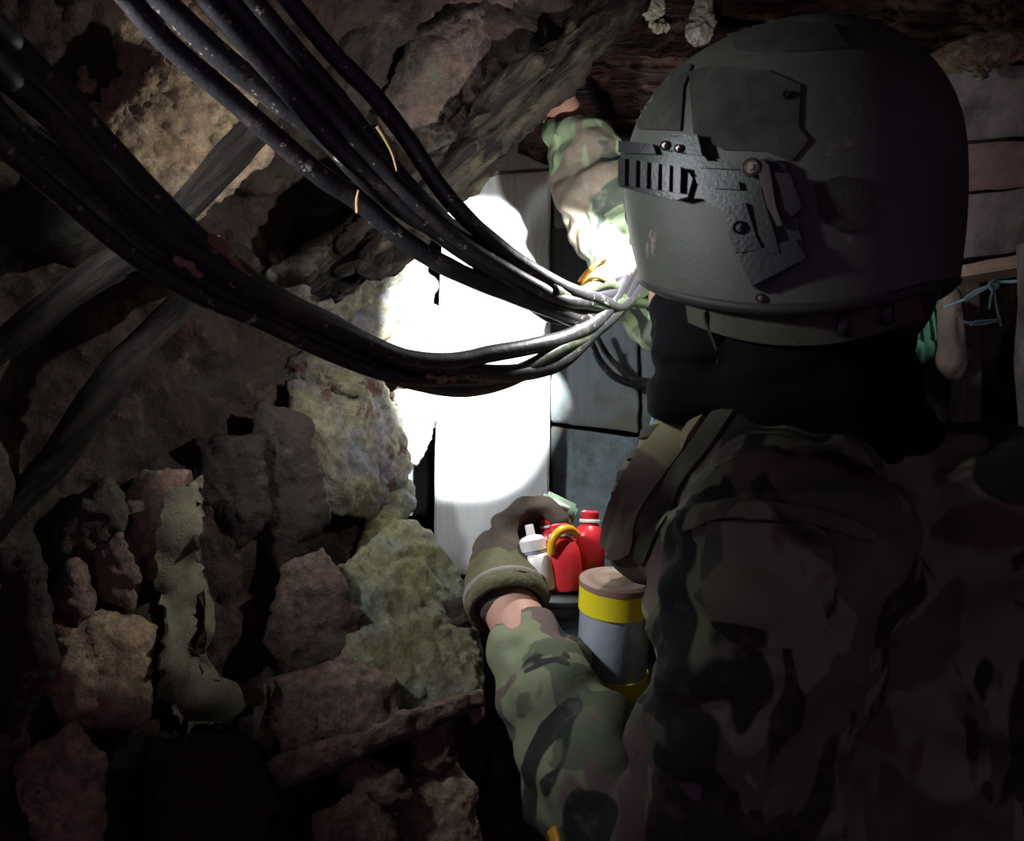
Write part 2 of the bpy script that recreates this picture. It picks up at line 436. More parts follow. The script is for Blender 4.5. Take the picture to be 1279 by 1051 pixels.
wall_left = struct(sheet('wall_left', rows, 'rock_wall', nu=260, nv=340, disp=wall_disp))

def rk(front, mat, d=None, **kw):
    f = [(x[0], x[1], x[2] if len(x) > 2 else d) for x in front]
    rk.i += 1
    if max(x[0] for x in f) < 450:                      # the small ones lie packed against their neighbours
        cx, cy = sum(x[0] for x in f) / len(f), sum(x[1] for x in f) / len(f)
        f = [(cx + (x - cx) * 1.22, cy + (y - cy) * 1.22, d_) for x, y, d_ in f]
    return hull_rock('rock', f, 'rock_' + mat, wall_left, seed=rk.i, sink=.055, **kw)
rk.i = 0
ROCKS = [
    # overhang at the top, beside the beam
    rk([(470, 150, 1.04), (515, 45, 1.02), (600, 8, 1.03), (642, 40, 1.07), (650, 85, 1.10), (600, 140, 1.10), (520, 200, 1.10)], 'brown', thick=.14, bulge=.03),
    rk([(650, 35), (690, -25), (745, -20), (720, 40), (670, 95)], 'brown', d=1.10, thick=.14),
    rk([(560, -60), (660, -60), (640, 12), (590, 6), (545, 10)], 'brown', d=1.04, thick=.14),
    rk([(330, -60), (540, -60), (505, 30), (462, 140), (385, 120)], 'dim', d=1.02, thick=.12),  # the shadow beside the overhang put into this darker rock
    # pale strip at the upper left: lamplight between cable shadows put into its ochre
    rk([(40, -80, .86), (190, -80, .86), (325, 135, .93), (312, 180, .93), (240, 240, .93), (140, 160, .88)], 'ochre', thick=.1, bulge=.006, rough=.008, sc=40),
    rk([(-40, 160), (60, 180), (150, 290), (90, 320), (-30, 270)], 'dim', d=.84, thick=.1),
    # middle, near the planks
    rk([(330, 340, 1.10), (455, 262, 1.14), (520, 285, 1.22), (500, 350, 1.22), (430, 400, 1.15), (365, 395, 1.10)], 'moss', thick=.12, bulge=.01),
    rk([(455, 335, 1.26), (522, 300, 1.30), (530, 365, 1.32), (552, 440, 1.34), (548, 480, 1.34), (490, 470, 1.28), (450, 430, 1.25)], 'crust', thick=.12, bulge=.01, rough=.014, sc=34),
    rk([(432, 350, 1.20), (492, 345, 1.22), (500, 400, 1.22), (470, 440, 1.20), (420, 420, 1.17)], 'lichen', thick=.1, bulge=.012),
    rk([(360, 480, 1.10), (470, 470, 1.20), (500, 520, 1.24), (513, 585, 1.24), (470, 650, 1.16), (405, 640, 1.08), (360, 570, 1.08)], 'lichen', thick=.14, bulge=.02),
    rk([(495, 490, 1.30), (552, 480, 1.33), (545, 520, 1.33), (520, 580, 1.32), (498, 560, 1.29)], 'crust', thick=.1, bulge=.008),
    rk([(440, 700, 1.10), (492, 600, 1.22), (514, 600, 1.23), (518, 628, 1.22), (480, 690, 1.14)], 'slab', thick=.1, bulge=.006, rough=.006),
    # the large slab by the hand, its red end and the ledge below
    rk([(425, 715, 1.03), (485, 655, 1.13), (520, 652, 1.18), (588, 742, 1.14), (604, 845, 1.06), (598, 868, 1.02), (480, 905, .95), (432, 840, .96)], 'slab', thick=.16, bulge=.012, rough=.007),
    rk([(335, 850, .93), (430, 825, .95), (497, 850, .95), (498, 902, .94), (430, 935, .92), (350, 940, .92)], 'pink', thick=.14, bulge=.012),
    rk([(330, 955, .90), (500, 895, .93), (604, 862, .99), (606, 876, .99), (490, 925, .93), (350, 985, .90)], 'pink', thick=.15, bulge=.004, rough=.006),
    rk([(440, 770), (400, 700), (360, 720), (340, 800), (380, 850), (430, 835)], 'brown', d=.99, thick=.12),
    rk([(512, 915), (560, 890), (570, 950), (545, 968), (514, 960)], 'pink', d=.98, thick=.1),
    rk([(440, 940), (500, 965), (512, 1000), (490, 1020), (440, 1000), (425, 965)], 'pink', d=.95, thick=.12),  # paler than brown stone, lamp light missing down here put into colour
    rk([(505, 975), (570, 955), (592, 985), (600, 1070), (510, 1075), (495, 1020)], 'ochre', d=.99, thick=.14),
    rk([(390, 1015), (460, 995), (495, 1030), (500, 1090), (385, 1090)], 'pink', d=.92, thick=.12),
    rk([(585, 880), (600, 872), (604, 895), (590, 905)], 'ochre', d=1.02, thick=.03, bulge=.004, rough=.004),
    rk([(300, 905), (322, 900), (342, 915), (335, 940), (315, 925)], 'moss', d=.93, thick=.05, bulge=.006),
    rk([(555, 752), (578, 748), (592, 765), (588, 785), (565, 778)], 'dim', d=1.0, thick=.05, bulge=.006, rough=.004),
    # pink boulders on the left
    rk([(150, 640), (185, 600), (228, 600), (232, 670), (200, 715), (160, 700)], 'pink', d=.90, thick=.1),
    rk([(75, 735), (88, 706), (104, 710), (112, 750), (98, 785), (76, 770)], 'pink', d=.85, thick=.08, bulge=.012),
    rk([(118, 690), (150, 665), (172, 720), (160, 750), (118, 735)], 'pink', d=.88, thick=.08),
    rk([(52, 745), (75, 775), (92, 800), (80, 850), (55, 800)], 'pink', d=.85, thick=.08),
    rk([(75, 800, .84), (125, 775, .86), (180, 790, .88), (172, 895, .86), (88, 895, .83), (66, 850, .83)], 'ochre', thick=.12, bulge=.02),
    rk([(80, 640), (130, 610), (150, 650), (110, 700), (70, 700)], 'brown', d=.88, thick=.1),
    rk([(30, 960), (90, 925), (120, 960), (115, 1080), (15, 1080)], 'ochre', d=.80, thick=.12),  # paler stone carries the light missing at the bottom
    rk([(200, 940), (300, 935), (330, 1000), (300, 1080), (190, 1080)], 'dim', d=.88, thick=.12),
    rk([(-40, 700), (40, 720), (60, 820), (20, 900), (-50, 880)], 'dim', d=.80, thick=.12),
    rk([(330, 520), (380, 540), (400, 640), (360, 700), (310, 640)], 'dim', d=1.03, thick=.12),
    rk([(250, 560), (320, 560), (330, 640), (280, 690), (240, 640)], 'dim', d=1.0, thick=.1),
    rk([(380, 440), (440, 455), (450, 490), (390, 500), (340, 470)], 'lichen', d=1.14, thick=.1, bulge=.008),
]

# rocky roof and the dark rear of the gallery
def roof_disp(p): return fbm(p, 4, 5) * .05 + (min(craggy(p, 7), .4) - .15) * .06 + fbm(p, 25, 4) * .008
def grid3(name, o, u, v, mat, nu, nv, disp):
    bm = bmesh.new(); o, u, v = V(o), V(u), V(v); n = u.cross(v).normalized()
    g = [[None] * (nv + 1) for _ in range(nu + 1)]
    for i in range(nu + 1):
        for j in range(nv + 1):
            p = o + u * (i / nu) + v * (j / nv); g[i][j] = bm.verts.new(p + n * disp(p))
    for i in range(nu):
        for j in range(nv): bm.faces.new((g[i][j], g[i + 1][j], g[i + 1][j + 1], g[i][j + 1]))
    me = bpy.data.meshes.new(name); bm.to_mesh(me); bm.free(); return link(name, me, mat)
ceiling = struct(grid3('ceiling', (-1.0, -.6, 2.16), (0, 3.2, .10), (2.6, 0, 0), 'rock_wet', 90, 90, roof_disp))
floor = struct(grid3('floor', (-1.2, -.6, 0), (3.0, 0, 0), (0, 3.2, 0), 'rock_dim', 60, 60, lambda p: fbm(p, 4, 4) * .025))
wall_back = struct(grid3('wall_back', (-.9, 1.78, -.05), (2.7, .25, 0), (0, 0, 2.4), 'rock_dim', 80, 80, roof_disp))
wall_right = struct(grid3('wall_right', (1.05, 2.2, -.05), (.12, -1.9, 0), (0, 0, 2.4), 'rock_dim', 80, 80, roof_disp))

# ------------------------------------------------------------------ boards
def board(name, parent, c, d, thick, mat, rough=.0015, seed=0, n=22):
    """a sawn board: four front corners (pixel, distance), real thickness, worn edges"""
    ds = d if isinstance(d, (list, tuple)) else [d] * 4
    q = [P(x, y, dd) for (x, y), dd in zip(c, ds)]
    nn = (q[1] - q[0]).cross(q[3] - q[0]).normalized()
    if nn.dot(q[0] - CAM) < 0: nn = -nn
    bm = bmesh.new()
    f = [bm.verts.new(p) for p in q]; b = [bm.verts.new(p + nn * thick) for p in q]
    bm.faces.new(f); bm.faces.new(b[::-1])
    for i in range(4): bm.faces.new((f[i], b[i], b[(i + 1) % 4], f[(i + 1) % 4]))
    bmesh.ops.recalc_face_normals(bm, faces=bm.faces[:])
    bmesh.ops.bevel(bm, geom=bm.edges[:], offset=.0025, segments=2, affect='EDGES')
    bmesh.ops.triangulate(bm, faces=[x for x in bm.faces if len(x.verts) > 4])
    for _ in range(4):
        ed = [e for e in bm.edges if e.calc_length() > .03]
        if not ed: break
        bmesh.ops.subdivide_edges(bm, edges=ed, cuts=1, use_grid_fill=True); bmesh.ops.triangulate(bm, faces=[x for x in bm.faces if len(x.verts) > 4])
    bm.normal_update()
    for v in bm.verts:
        p = v.co + V((seed * 5, 0, seed)); v.co += v.normal * (fbm(p, 14, 4) * rough * 2 + fbm(p, 60, 2) * rough)
    return sharp(from_bm(name, bm, mat, parent), 40)

PL = [
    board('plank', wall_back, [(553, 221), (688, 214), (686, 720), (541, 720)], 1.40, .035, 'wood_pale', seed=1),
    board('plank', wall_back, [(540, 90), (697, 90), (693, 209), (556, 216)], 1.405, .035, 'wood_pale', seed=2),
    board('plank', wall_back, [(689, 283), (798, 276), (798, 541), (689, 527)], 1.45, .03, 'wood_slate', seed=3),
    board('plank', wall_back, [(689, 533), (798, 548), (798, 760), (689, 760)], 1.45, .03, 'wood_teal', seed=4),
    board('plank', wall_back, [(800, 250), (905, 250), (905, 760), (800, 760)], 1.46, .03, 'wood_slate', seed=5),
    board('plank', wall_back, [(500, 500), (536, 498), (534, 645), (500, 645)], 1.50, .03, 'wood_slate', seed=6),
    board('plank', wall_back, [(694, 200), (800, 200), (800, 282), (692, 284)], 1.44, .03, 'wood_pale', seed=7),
]
def rb(c, dl=1.42, dr=1.16): return dict(c=c, d=[dl, dr, dr, dl])
def rplank(y, mat, dl=1.44, dr=1.14, th=.03, x0=1080, x1=1345, seed=0, off=0):
    return board('plank', wall_right, [(x0, y[0]), (x1, y[1]), (x1, y[2]), (x0, y[3])], [dl + off, dr + off, dr + off, dl + off], th, mat, rough=.0025, seed=seed)
RP = [
    rplank((105, 72, 168, 180), 'wood_grey', seed=11, off=.03),
    rplank((192, 171, 232, 244), 'wood_rust', seed=12),
    rplank((251, 232, 306, 336), 'wood_grey', seed=13, off=-.005),
    board('plank', wall_right, [(1174, 334), (1345, 308), (1345, 320), (1172, 351)], [1.30, 1.10, 1.10, 1.30], .05, 'wood_fresh', seed=14),
]
post = board('timber_post', None, [(1286, 300), (1320, 300), (1320, 1500), (1286, 1500)], 1.12, .03, 'wood_post', rough=.003, seed=15)
tag(post, 'rough upright timber post at the right edge beside the dark opening', 'post')
post2 = board('timber_post', None, [(1208, 350), (1226, 350), (1228, 1300), (1206, 1300)], 1.50, .06, 'wood_post', rough=.003, seed=16)
tag(post2, 'dim upright post standing deep inside the dark opening behind the blue string', 'post')

# ------------------------------------------------------------------ logs and rotten timbers
def log(name, path, rad, mat, label, seed=0, ridg=.18, flat=1.0, cat='log', seg=28, n=16):
    pts = catmull([P(*p) for p in path], n); bm = tube_bm(pts, rad, seg, flat=flat)
    bm.normal_update(); ax = (pts[-1] - pts[0]).normalized()
    r0 = rad(.5) if callable(rad) else rad
    new = []
    for v in bm.verts:
        p = v.co; al = ax * p.dot(ax); q = (p - al) * 1.0 + al * .12 + V((seed, seed * 2, 0))
        d = fbm(q, 38, 4) * r0 * ridg * 1.5 + (min(craggy(q, 30), .4) - .15) * r0 * ridg * 3 + fbm(p + V((0, seed, 0)), 9, 3) * r0 * .25
        new.append(p + v.normal * d)
    for v, c in zip(bm.verts, new): v.co = c
    return tag(from_bm(name, bm, mat), label, cat)
dA = P(780, -5, 1.1) - P(440, 300, 1.05)
logmat('beam', (.062, .050, .032), (.115, .10, .058), (.014, .010, .008), dA)
logmat('dark', (.034, .027, .019), (.055, .046, .032), (.014, .011, .012), P(330, 150, .9) - P(0, 430, .8))
logmat('lintel', (.10, .045, .04), (.24, .16, .085), (.018, .009, .009), (1, 0, 0))  # ochre patches: lichen, plus the wet log's yellow highlights put into colour
M['rotten_lintel'].node_tree.nodes['Principled BSDF'].inputs['Roughness'].default_value = .25
beam = log('rotten_beam', [(850, -70, 1.14), (775, 2, 1.12), (690, 88, 1.10), (620, 160, 1.09), (545, 232, 1.08), (470, 300, 1.09), (425, 342, 1.16), (390, 376, 1.24)],
           lambda t: .024 - .005 * math.cos(t * 5), 'rotten_beam', 'rotten fibrous timber beam slanting across the tunnel beside the raised sleeve', seed=1, ridg=.55, flat=.75)
log2 = log('rotten_log', [(352, 120, .90), (318, 165, .90), (262, 228, .89), (205, 285, .88), (110, 352, .86), (0, 435, .84), (-120, 520, .82)], .015, 'rotten_dark',
           'dark green slanting log just below the sunlit-looking ochre rock strip', seed=2)
log2['label'] = 'dark green slanting log under the ochre rock strip, behind the lower cables'
log3 = log('rotten_log', [(300, 320, 1.06), (255, 358, 1.0), (225, 385, .96), (170, 440, .93), (120, 505, .91), (60, 585, .90), (-30, 690, .88), (-120, 790, .86)], .016, 'rotten_dark',
           'dim slanting log low on the left wall, above the pink boulders', seed=3)
lintel = log('wet_log', [(655, 112, 1.42), (740, 118, 1.42), (850, 120, 1.42), (960, 118, 1.42), (1080, 118, 1.42)], .105, 'rotten_lintel',
             'thick wet maroon roof log behind the front of the helmet', seed=4, ridg=.10, n=24, seg=40)
upper = log('wet_log', [(700, -20, 1.30), (800, -25, 1.34), (930, -25, 1.36), (1100, -20, 1.36), (1330, -10, 1.30)], .085, 'rotten_lintel',
            'dark wet roof log along the top edge of the picture above the helmet', seed=5, ridg=.12, n=20, seg=36)
bark = hull_rock('bark_slab', [(1152, 78, 1.16), (1185, 56, 1.16), (1245, 40, 1.14), (1300, 38, 1.12), (1300, 66, 1.12), (1230, 82, 1.15), (1180, 90, 1.16)], 'rock_ochre', None, thick=.06, bulge=.008, seed=41)
tag(bark, 'pale brown flake of torn bark above the right-hand planks', 'bark')
def fung(front, d, label, seed, thick=.03, mat='rock_fungus', **kw):
    o = hull_rock('fungus', [(x, y, d) for x, y in front], mat, None, thick=thick, bulge=.008, rough=.008, sc=60, seed=seed, **kw)
    return tag(o, label, 'fungus', 'pale fungus growths on the roof timbers')
fung([(858, 46), (868, 8), (872, -10), (884, -8), (892, 35), (884, 50), (868, 55)], 1.28, 'long pale fungus tongue hanging beside the top of the helmet', 51)
fung([(692, 96), (702, 72), (712, 70), (714, 100), (706, 107)], 1.24, 'small pale fungus lump just above the bare wrist', 52)
fung([(668, 60), (690, 22), (735, 2), (770, 12), (765, 26), (738, 32), (722, 44), (690, 46)], 1.15, 'grey ragged fungus crust along the top of the slanting beam', 53, mat='rock_moss')
fung([(806, 16), (815, -4), (828, -2), (822, 12), (812, 20)], 1.22, 'narrow pale fungus streak near the top edge, left of the hanging tongue', 54)
fung([(812, 30), (826, 28), (832, 34), (822, 38)], 1.29, 'tiny pale fungus patch on the wet log below the narrow streak', 55, thick=.01)
fung([(1212, 76), (1232, 72), (1240, 80), (1226, 98), (1216, 92)], 1.15, 'bluish white mould hanging under the bark flake', 56, thick=.012)
blk = board('wood_block', None, [(676, 86), (694, 84), (694, 108), (674, 108)], 1.30, .04, 'wood_slate', seed=17)
tag(blk, 'small pale blue-grey block wedged above the bare wrist', 'block')

# ================================================================== CABLES
UP, LO = 'cables of the upper bundle', 'cables of the lower bundle'
def cdep(x, lo):
    k = [(-60, .50, .46), (0, .54, .50), (200, .645, .61), (400, .73, .71), (600, .81, .79), (690, .855, .845), (765, .945, .94), (880, 1.12, 1.11)]
    for a, b in zip(k, k[1:]):
        if x <= b[0] or b is k[-1]:
            t = (x - a[0]) / (b[0] - a[0]); i = 2 if lo else 1; return a[i] + (b[i] - a[i]) * t
def cable(path, r, label, grp, mat='cable', seed=0):
    if grp in (UP, LO): path = [(x, y, cdep(x, grp == LO) + (seed * 7 % 5 - 2) * .006) for x, y, _ in path]
    w = [P(*q) for q in path]
    if grp in (UP, LO): w = [w[0] + (w[0] - w[1]).normalized() * .45 + V((-.05, 0, .04))] + w
    p = catmull(w, 8)
    p = [q + noise.noise_vector(q * 6 + V((seed, 0, 0))) * .003 for q in p]
    bm = tube_bm(p, lambda t: r * (1 + .06 * noise.noise(V((t * 30, seed, 0)))), 12)
    return tag(from_bm('cable', bm, mat), label, 'cable', grp)
def ramp_d(pts, d0, d1, off=0.0):
    x0, x1 = pts[0][0], pts[-1][0]
    return [(x, y, d0 + (d1 - d0) * max(0, min(1, (x - x0) / (x1 - x0))) + off) for x, y in pts]
CB = [  # unseen ends bend up behind the helmet, shaped to shade the slate planks
    cable(ramp_d([(95, -85), (130, -40), (163, 0), (207, 52), (283, 120), (333, 165), (400, 220), (450, 252), (500, 295), (540, 322), (580, 343), (630, 363), (690, 386), (725, 397), (765, 380), (800, 318), (850, 265)], .70, 1.24), .0088, 'black cable forming the lower left edge of the upper bundle', UP, seed=1),
    cable(ramp_d([(130, -85), (165, -40), (200, 0), (270, 65), (333, 115), (400, 165), (440, 207), (487, 252), (547, 290), (593, 318), (633, 349), (673, 382), (697, 393), (730, 388), (765, 372), (800, 313), (850, 260)], .71, 1.22), .0098, 'thick mud-speckled black cable in the upper bundle, second from its lower edge', UP, seed=2),
    cable(ramp_d([(190, -85), (225, -40), (260, 0), (350, 100), (420, 180), (470, 226), (510, 262), (560, 300), (620, 340), (660, 368), (700, 378), (740, 372), (770, 362), (800, 308), (850, 255)], .74, 1.25), .0078, 'black cable along the middle of the upper bundle', UP, seed=3),
    cable(ramp_d([(245, -85), (280, -40), (317, 0), (373, 67), (420, 120), (455, 165), (500, 222), (557, 280), (610, 318), (663, 347), (700, 368), (735, 384), (770, 390), (800, 348), (850, 295)], .76, 1.26), .0085, 'black cable in the upper bundle, second from its upper edge', UP, seed=4),
    cable(ramp_d([(215, -85), (252, -40), (288, 0), (362, 84), (420, 148), (462, 195), (505, 242), (558, 290), (615, 329), (662, 357), (700, 376), (738, 378), (768, 374), (800, 328), (850, 275)], .75, 1.25), .0072, 'slim black cable hidden between the thicker ones in the upper bundle', UP, seed=15),
    cable(ramp_d([(290, -85), (325, -40), (360, 0), (420, 72), (467, 120), (510, 177), (547, 233), (587, 278), (640, 322), (700, 358), (740, 373), (772, 384), (800, 358), (850, 305)], .78, 1.28), .0080, 'black cable along the upper right edge of the upper bundle', UP, seed=5),
    cable([(-60, -25, .52), (0, 42, .55), (67, 112, .6), (133, 185, .66), (200, 256, .73), (250, 302, .79), (300, 340, .85), (350, 372, .90), (413, 402, .97), (453, 424, 1.01), (497, 443, 1.06), (547, 457, 1.1), (613, 466, 1.15), (667, 462, 1.18), (705, 447, 1.2), (740, 413, 1.22), (768, 386, 1.24), (800, 328, 1), (850, 275, 1)], .0088, 'thick black cable on top of the lower bundle, smeared with clay', LO, seed=6),
    cable([(-60, 85, .54), (0, 145, .57), (67, 195, .62), (140, 265, .69), (200, 318, .75), (260, 356, .82), (320, 390, .88), (380, 418, .94), (430, 440, .98), (480, 463, 1.03), (530, 478, 1.08), (580, 484, 1.12), (625, 476, 1.15), (665, 458, 1.18), (715, 432, 1.2), (755, 398, 1.23), (800, 338, 1), (850, 285, 1)], .0085, 'black cable sagging lowest at the bottom of the lower bundle', LO, seed=7),
    cable([(-60, 30, .56), (0, 92, .59), (67, 152, .64), (133, 228, .70), (200, 290, .77), (260, 330, .84), (320, 365, .90), (380, 394, .96), (440, 420, 1.01), (500, 446, 1.07), (560, 453, 1.13), (613, 443, 1.16), (663, 433, 1.18), (713, 418, 1.21), (757, 390, 1.24), (800, 318, 1), (850, 265, 1)], .0080, 'black cable crossing up out of the lower bundle in front of the bright plank', LO, seed=8),
    cable([(-60, 120, .58), (0, 178, .61), (67, 235, .66), (140, 300, .72), (200, 345, .78), (260, 378, .84), (320, 402, .9), (380, 430, .96), (440, 455, 1.01), (500, 472, 1.07), (560, 474, 1.11), (620, 470, 1.17), (672, 450, 1.2), (705, 437, 1.21), (745, 408, 1.23), (800, 343, 1), (850, 290, 1)], .0062, 'thinner black cable tucked under the lower bundle', LO, seed=9),
    cable([(640, 470, 0.815), (672, 452, 0.831), (700, 436, 0.853), (735, 418, 0.898), (757, 396, 0.927), (775, 372, 0.950), (830, 350, 1.072)], .0070, 'muddy green cable rising from the sag to the knot beside the helmet', 'green cables at the knot', 'cable_green', 10),
    cable([(690, 362, 0.840), (715, 372, 0.872), (740, 381, 0.905), (758, 384, 0.928), (776, 376, 0.952), (830, 350, 1.072)], .0075, 'straight muddy green cable entering the knot beside the helmet', 'green cables at the knot', 'cable_green', 11),
    cable([(716, 372, 0.874), (738, 360, 0.902), (756, 355, 0.926), (770, 362, 0.944), (780, 375, 0.957), (830, 380, 1.072)], .0068, 'muddy green cable arching over the top of the knot beside the helmet', 'green cables at the knot', 'cable_green', 12),
    cable([(738, 428, 1.37), (750, 452, 1.39), (770, 472, 1.40), (798, 481, 1.41), (830, 478, 1.41), (880, 460, 1.41)], .0060, 'thin black cable drooping in front of the slate planks under the helmet', 'loose cables by the slate planks', 'cable', 13),
    cable([(742, 415, 1.40), (760, 445, 1.41), (790, 470, 1.42), (840, 480, 1.42)], .0045, 'slim second loop of cable behind the drooping one on the slate planks', 'loose cables by the slate planks', 'cable', 14),
]
ow = tube('wire', [P(724, 352, 0.910), P(735, 338, 0.900), P(748, 326, 0.900), P(756, 322, 0.910), P(752, 330, 0.920), P(738, 344, 0.910), P(727, 358, 0.910), P(742, 346, 0.900), P(756, 350, 0.910)], .0022, 'wire_orange', seg=8)
tag(ow, 'orange wire twisted into a loop above the cable knot', 'wire')
bw = tube('cord', [P(835, 494, 1.25), P(826, 505, 1.24), P(818, 520, 1.24), P(812, 540, 1.25), P(810, 560, 1.26)], .003, 'cord_blue', seg=8)
tag(bw, 'short blue cord hanging beside the collar', 'cord')
def twig(pts, r, label, seed):
    o = tube('straw', [P(*p) for p in pts], lambda t: r * (1 - .5 * t), 'straw', seg=6); return tag(o, label, 'straw', 'straws caught on the upper cables')
twig([(471, 158, .728), (480, 172, .73), (490, 192, .735), (496, 214, .738)], .0019, 'bent yellow straw lying on the upper cable bundle', 1)
twig([(447, 266, .74), (446, 250, .735), (448, 238, .735)], .0022, 'short upright straw stuck under the upper cable bundle', 2)
def clod(c, spots, label, seed):
    o = blob('mud_clod', [('e', P(*p[:3]), (p[3], p[3] * .8, p[3] * .7), None) for p in spots], 'clay', None, voxel=.0022, smooth=2,
             disp=lambda p, n: fbm(p, 130, 3) * .003)
    return tag(o, label, 'mud', 'clay clods on the lower cables')
clod(0, [(258, 300, 0.635, 0.0080), (268, 312, 0.640, 0.0088), (280, 316, 0.646, 0.0080), (276, 304, 0.644, 0.0056), (290, 330, 0.651, 0.0080), (302, 346, 0.657, 0.0080)], 'orange clay clod crusted on top of the lower cable bundle', 1)
clod(0, [(224, 326, 0.618, 0.0048), (234, 332, 0.623, 0.0056), (246, 342, 0.629, 0.0048)], 'small clay smear on the underside of the lower cable bundle', 2)
clod(0, [(536, 470, 0.760, 0.0056), (552, 474, 0.767, 0.0064), (566, 474, 0.772, 0.0048)], 'flat clay smear where the lower bundle crosses onto the bright plank', 3)

# ragged burlap hanging on the left wall
wbv = bvh_of([wall_left] + ROCKS)
bur = thing('burlap_rag', P(250, 900, .9), 'torn greenish burlap rag hanging on the left rock wall with a ragged hem', 'rag')
patch('cloth', wbv, [(212, 610), (240, 600), (244, 700), (232, 800), (240, 842), (300, 852), (338, 830), (345, 862), (330, 905), (312, 893), (296, 884), (282, 896), (262, 898), (250, 918), (232, 905), (205, 884), (192, 820), (192, 720)], 'burlap', bur, thick=.004, off=.012, edge=8, jag=9, smooth_n=8, relax=8)
for x_, y_, w_, h_ in ((206, 872, 13, 34), (228, 892, 15, 36), (258, 888, 14, 30), (286, 878, 16, 34), (314, 876, 15, 40), (330, 850, 13, 48)):
    patch('strip', wbv, [(x_, y_), (x_ + w_, y_ + 2), (x_ + w_ * .8, y_ + h_ * .6), (x_ + w_ * .45, y_ + h_), (x_ + w_ * .1, y_ + h_ * .55)], 'burlap', bur, thick=.003, off=.011, edge=6, jag=3, smooth_n=6, seed=x_)
patch('strip', wbv, [(238, 690), (252, 680), (256, 770), (266, 855), (250, 852), (246, 770)], 'burlap', bur, thick=.003, off=.012, edge=9, jag=2, smooth_n=6)

# things in the dark opening on the right
bag = thing('plastic_bag', P(1150, 455, 1.4), 'crumpled green plastic bag hanging in the opening behind the helmet', 'bag')
def bag_disp(p, n): return noise.noise(V((p.x * 150 + p.z * 40, p.y * 30, p.z * 14))) * .006
blob('body', [('c', P(1150, 392, 1.40), P(1152, 430, 1.40), .036, .030), ('c', P(1120, 405, 1.41), P(1160, 400, 1.41), .016, .03)], 'bag_green', bag, voxel=.0035, smooth=2, disp=bag_disp)
for i, x in enumerate((1144, 1158, 1166)):
    tube('fold', [P(x - 6, 372, 1.362), P(x, 392, 1.36), P(x + 4, 425, 1.362)], .0022, 'bag_green', bag, seg=6)
sack = blob('cloth_sack', [('c', P(1188, 372, 1.33), P(1190, 440, 1.33), .016, .021), ('e', P(1191, 448, 1.33), (.025, .022, .032), None)], 'sack_cloth', None, voxel=.0035, smooth=3,
            disp=lambda p, n: noise.noise(V((p.x * 90, p.y * 90, p.z * 18))) * .004)
tag(sack, 'narrow grey-brown cloth sack hanging in the opening below the planks', 'sack')
strg = thing('string', P(1240, 352, 1.2), 'pale blue string knotted and dangling in the dark opening', 'string')
tube('cord', [P(1180, 384, 1.29), P(1205, 374, 1.26), P(1230, 361, 1.22), P(1243, 353, 1.20), P(1262, 352, 1.17), P(1285, 350, 1.13)], .0024, 'string_blue', strg, seg=7)
tube('cord', [P(1206, 372, 1.255), P(1222, 362, 1.23), P(1240, 356, 1.20)], .002, 'string_blue', strg, seg=7)
tube('knot', [P(1240, 352, 1.195), P(1246, 357, 1.19), P(1241, 362, 1.19), P(1236, 356, 1.19), P(1243, 350, 1.19), P(1248, 358, 1.195)], .003, 'string_blue', strg, seg=7)
tube('tail', [P(1242, 358, 1.195), P(1238, 372, 1.195), P(1236, 386, 1.195)], .002, 'string_blue', strg, seg=6)
tube('tail', [P(1241, 358, 1.195), P(1245, 382, 1.195), P(1249, 400, 1.195), P(1251, 408, 1.195)], .0016, 'string_blue', strg, seg=6)
tube('tail', [P(1248, 399, 1.195), P(1228, 401, 1.20), P(1208, 403, 1.20), P(1198, 398, 1.20)], .0018, 'string_blue', strg, seg=6)
tube('tail', [P(1248, 401, 1.195), P(1228, 405, 1.20), P(1211, 406, 1.20)], .0015, 'string_blue', strg, seg=6)

# ================================================================== THE PERSON
YAW = R(50)
F = V((-math.sin(YAW), math.cos(YAW), 0)); LFT = V((-F.y, F.x, 0)); UPV = V((0, 0, 1))
person = thing('person', (.30, .66, 0), 'person in camouflage and body armour seen from behind, reaching up with the right arm', 'person')
HC = P(982, 222, .70)                                        # middle of the helmet shell
head = HC + F * .005 - UPV * .055
ribs = V((.315, .70, 1.25)); hips = V((.37, .63, .96)); neck = V((.225, .69, 1.50))
shL = P(985, 690, .565); elL = P(845, 1180, .62); wrL = P(634, 752, .855)
shR = V((.36, .90, 1.475)); elR = P(805, 345, 1.10); wrR = P(684, 108, 1.195)
qB = Quaternion((0, 0, 1), YAW)
def hand_prims(w, k1, side, up, fing, thumb, pr=.022, fr=.0085):
    pr_ = [('c', w, w + (k1 - w) * .25, pr * .9, pr)]
    for s in (-.027, -.009, .009, .027): pr_.append(('c', w + side * s * .6, k1 + side * s, pr * .62, fr * 1.35))
    for i, (s, ch) in enumerate(zip((-.029, -.010, .010, .028), fing)):
        a = k1 + side * s
        for j, b in enumerate(ch): pr_.append(('c', a, b, fr * (1.1 - .1 * j), fr * (1.0 - .1 * j))); a = b
    a = thumb[0]
    for j, b in enumerate(thumb[1:]): pr_.append(('c', a, b, fr * (1.35 - .15 * j), fr * (1.2 - .15 * j))); a = b
    return pr_
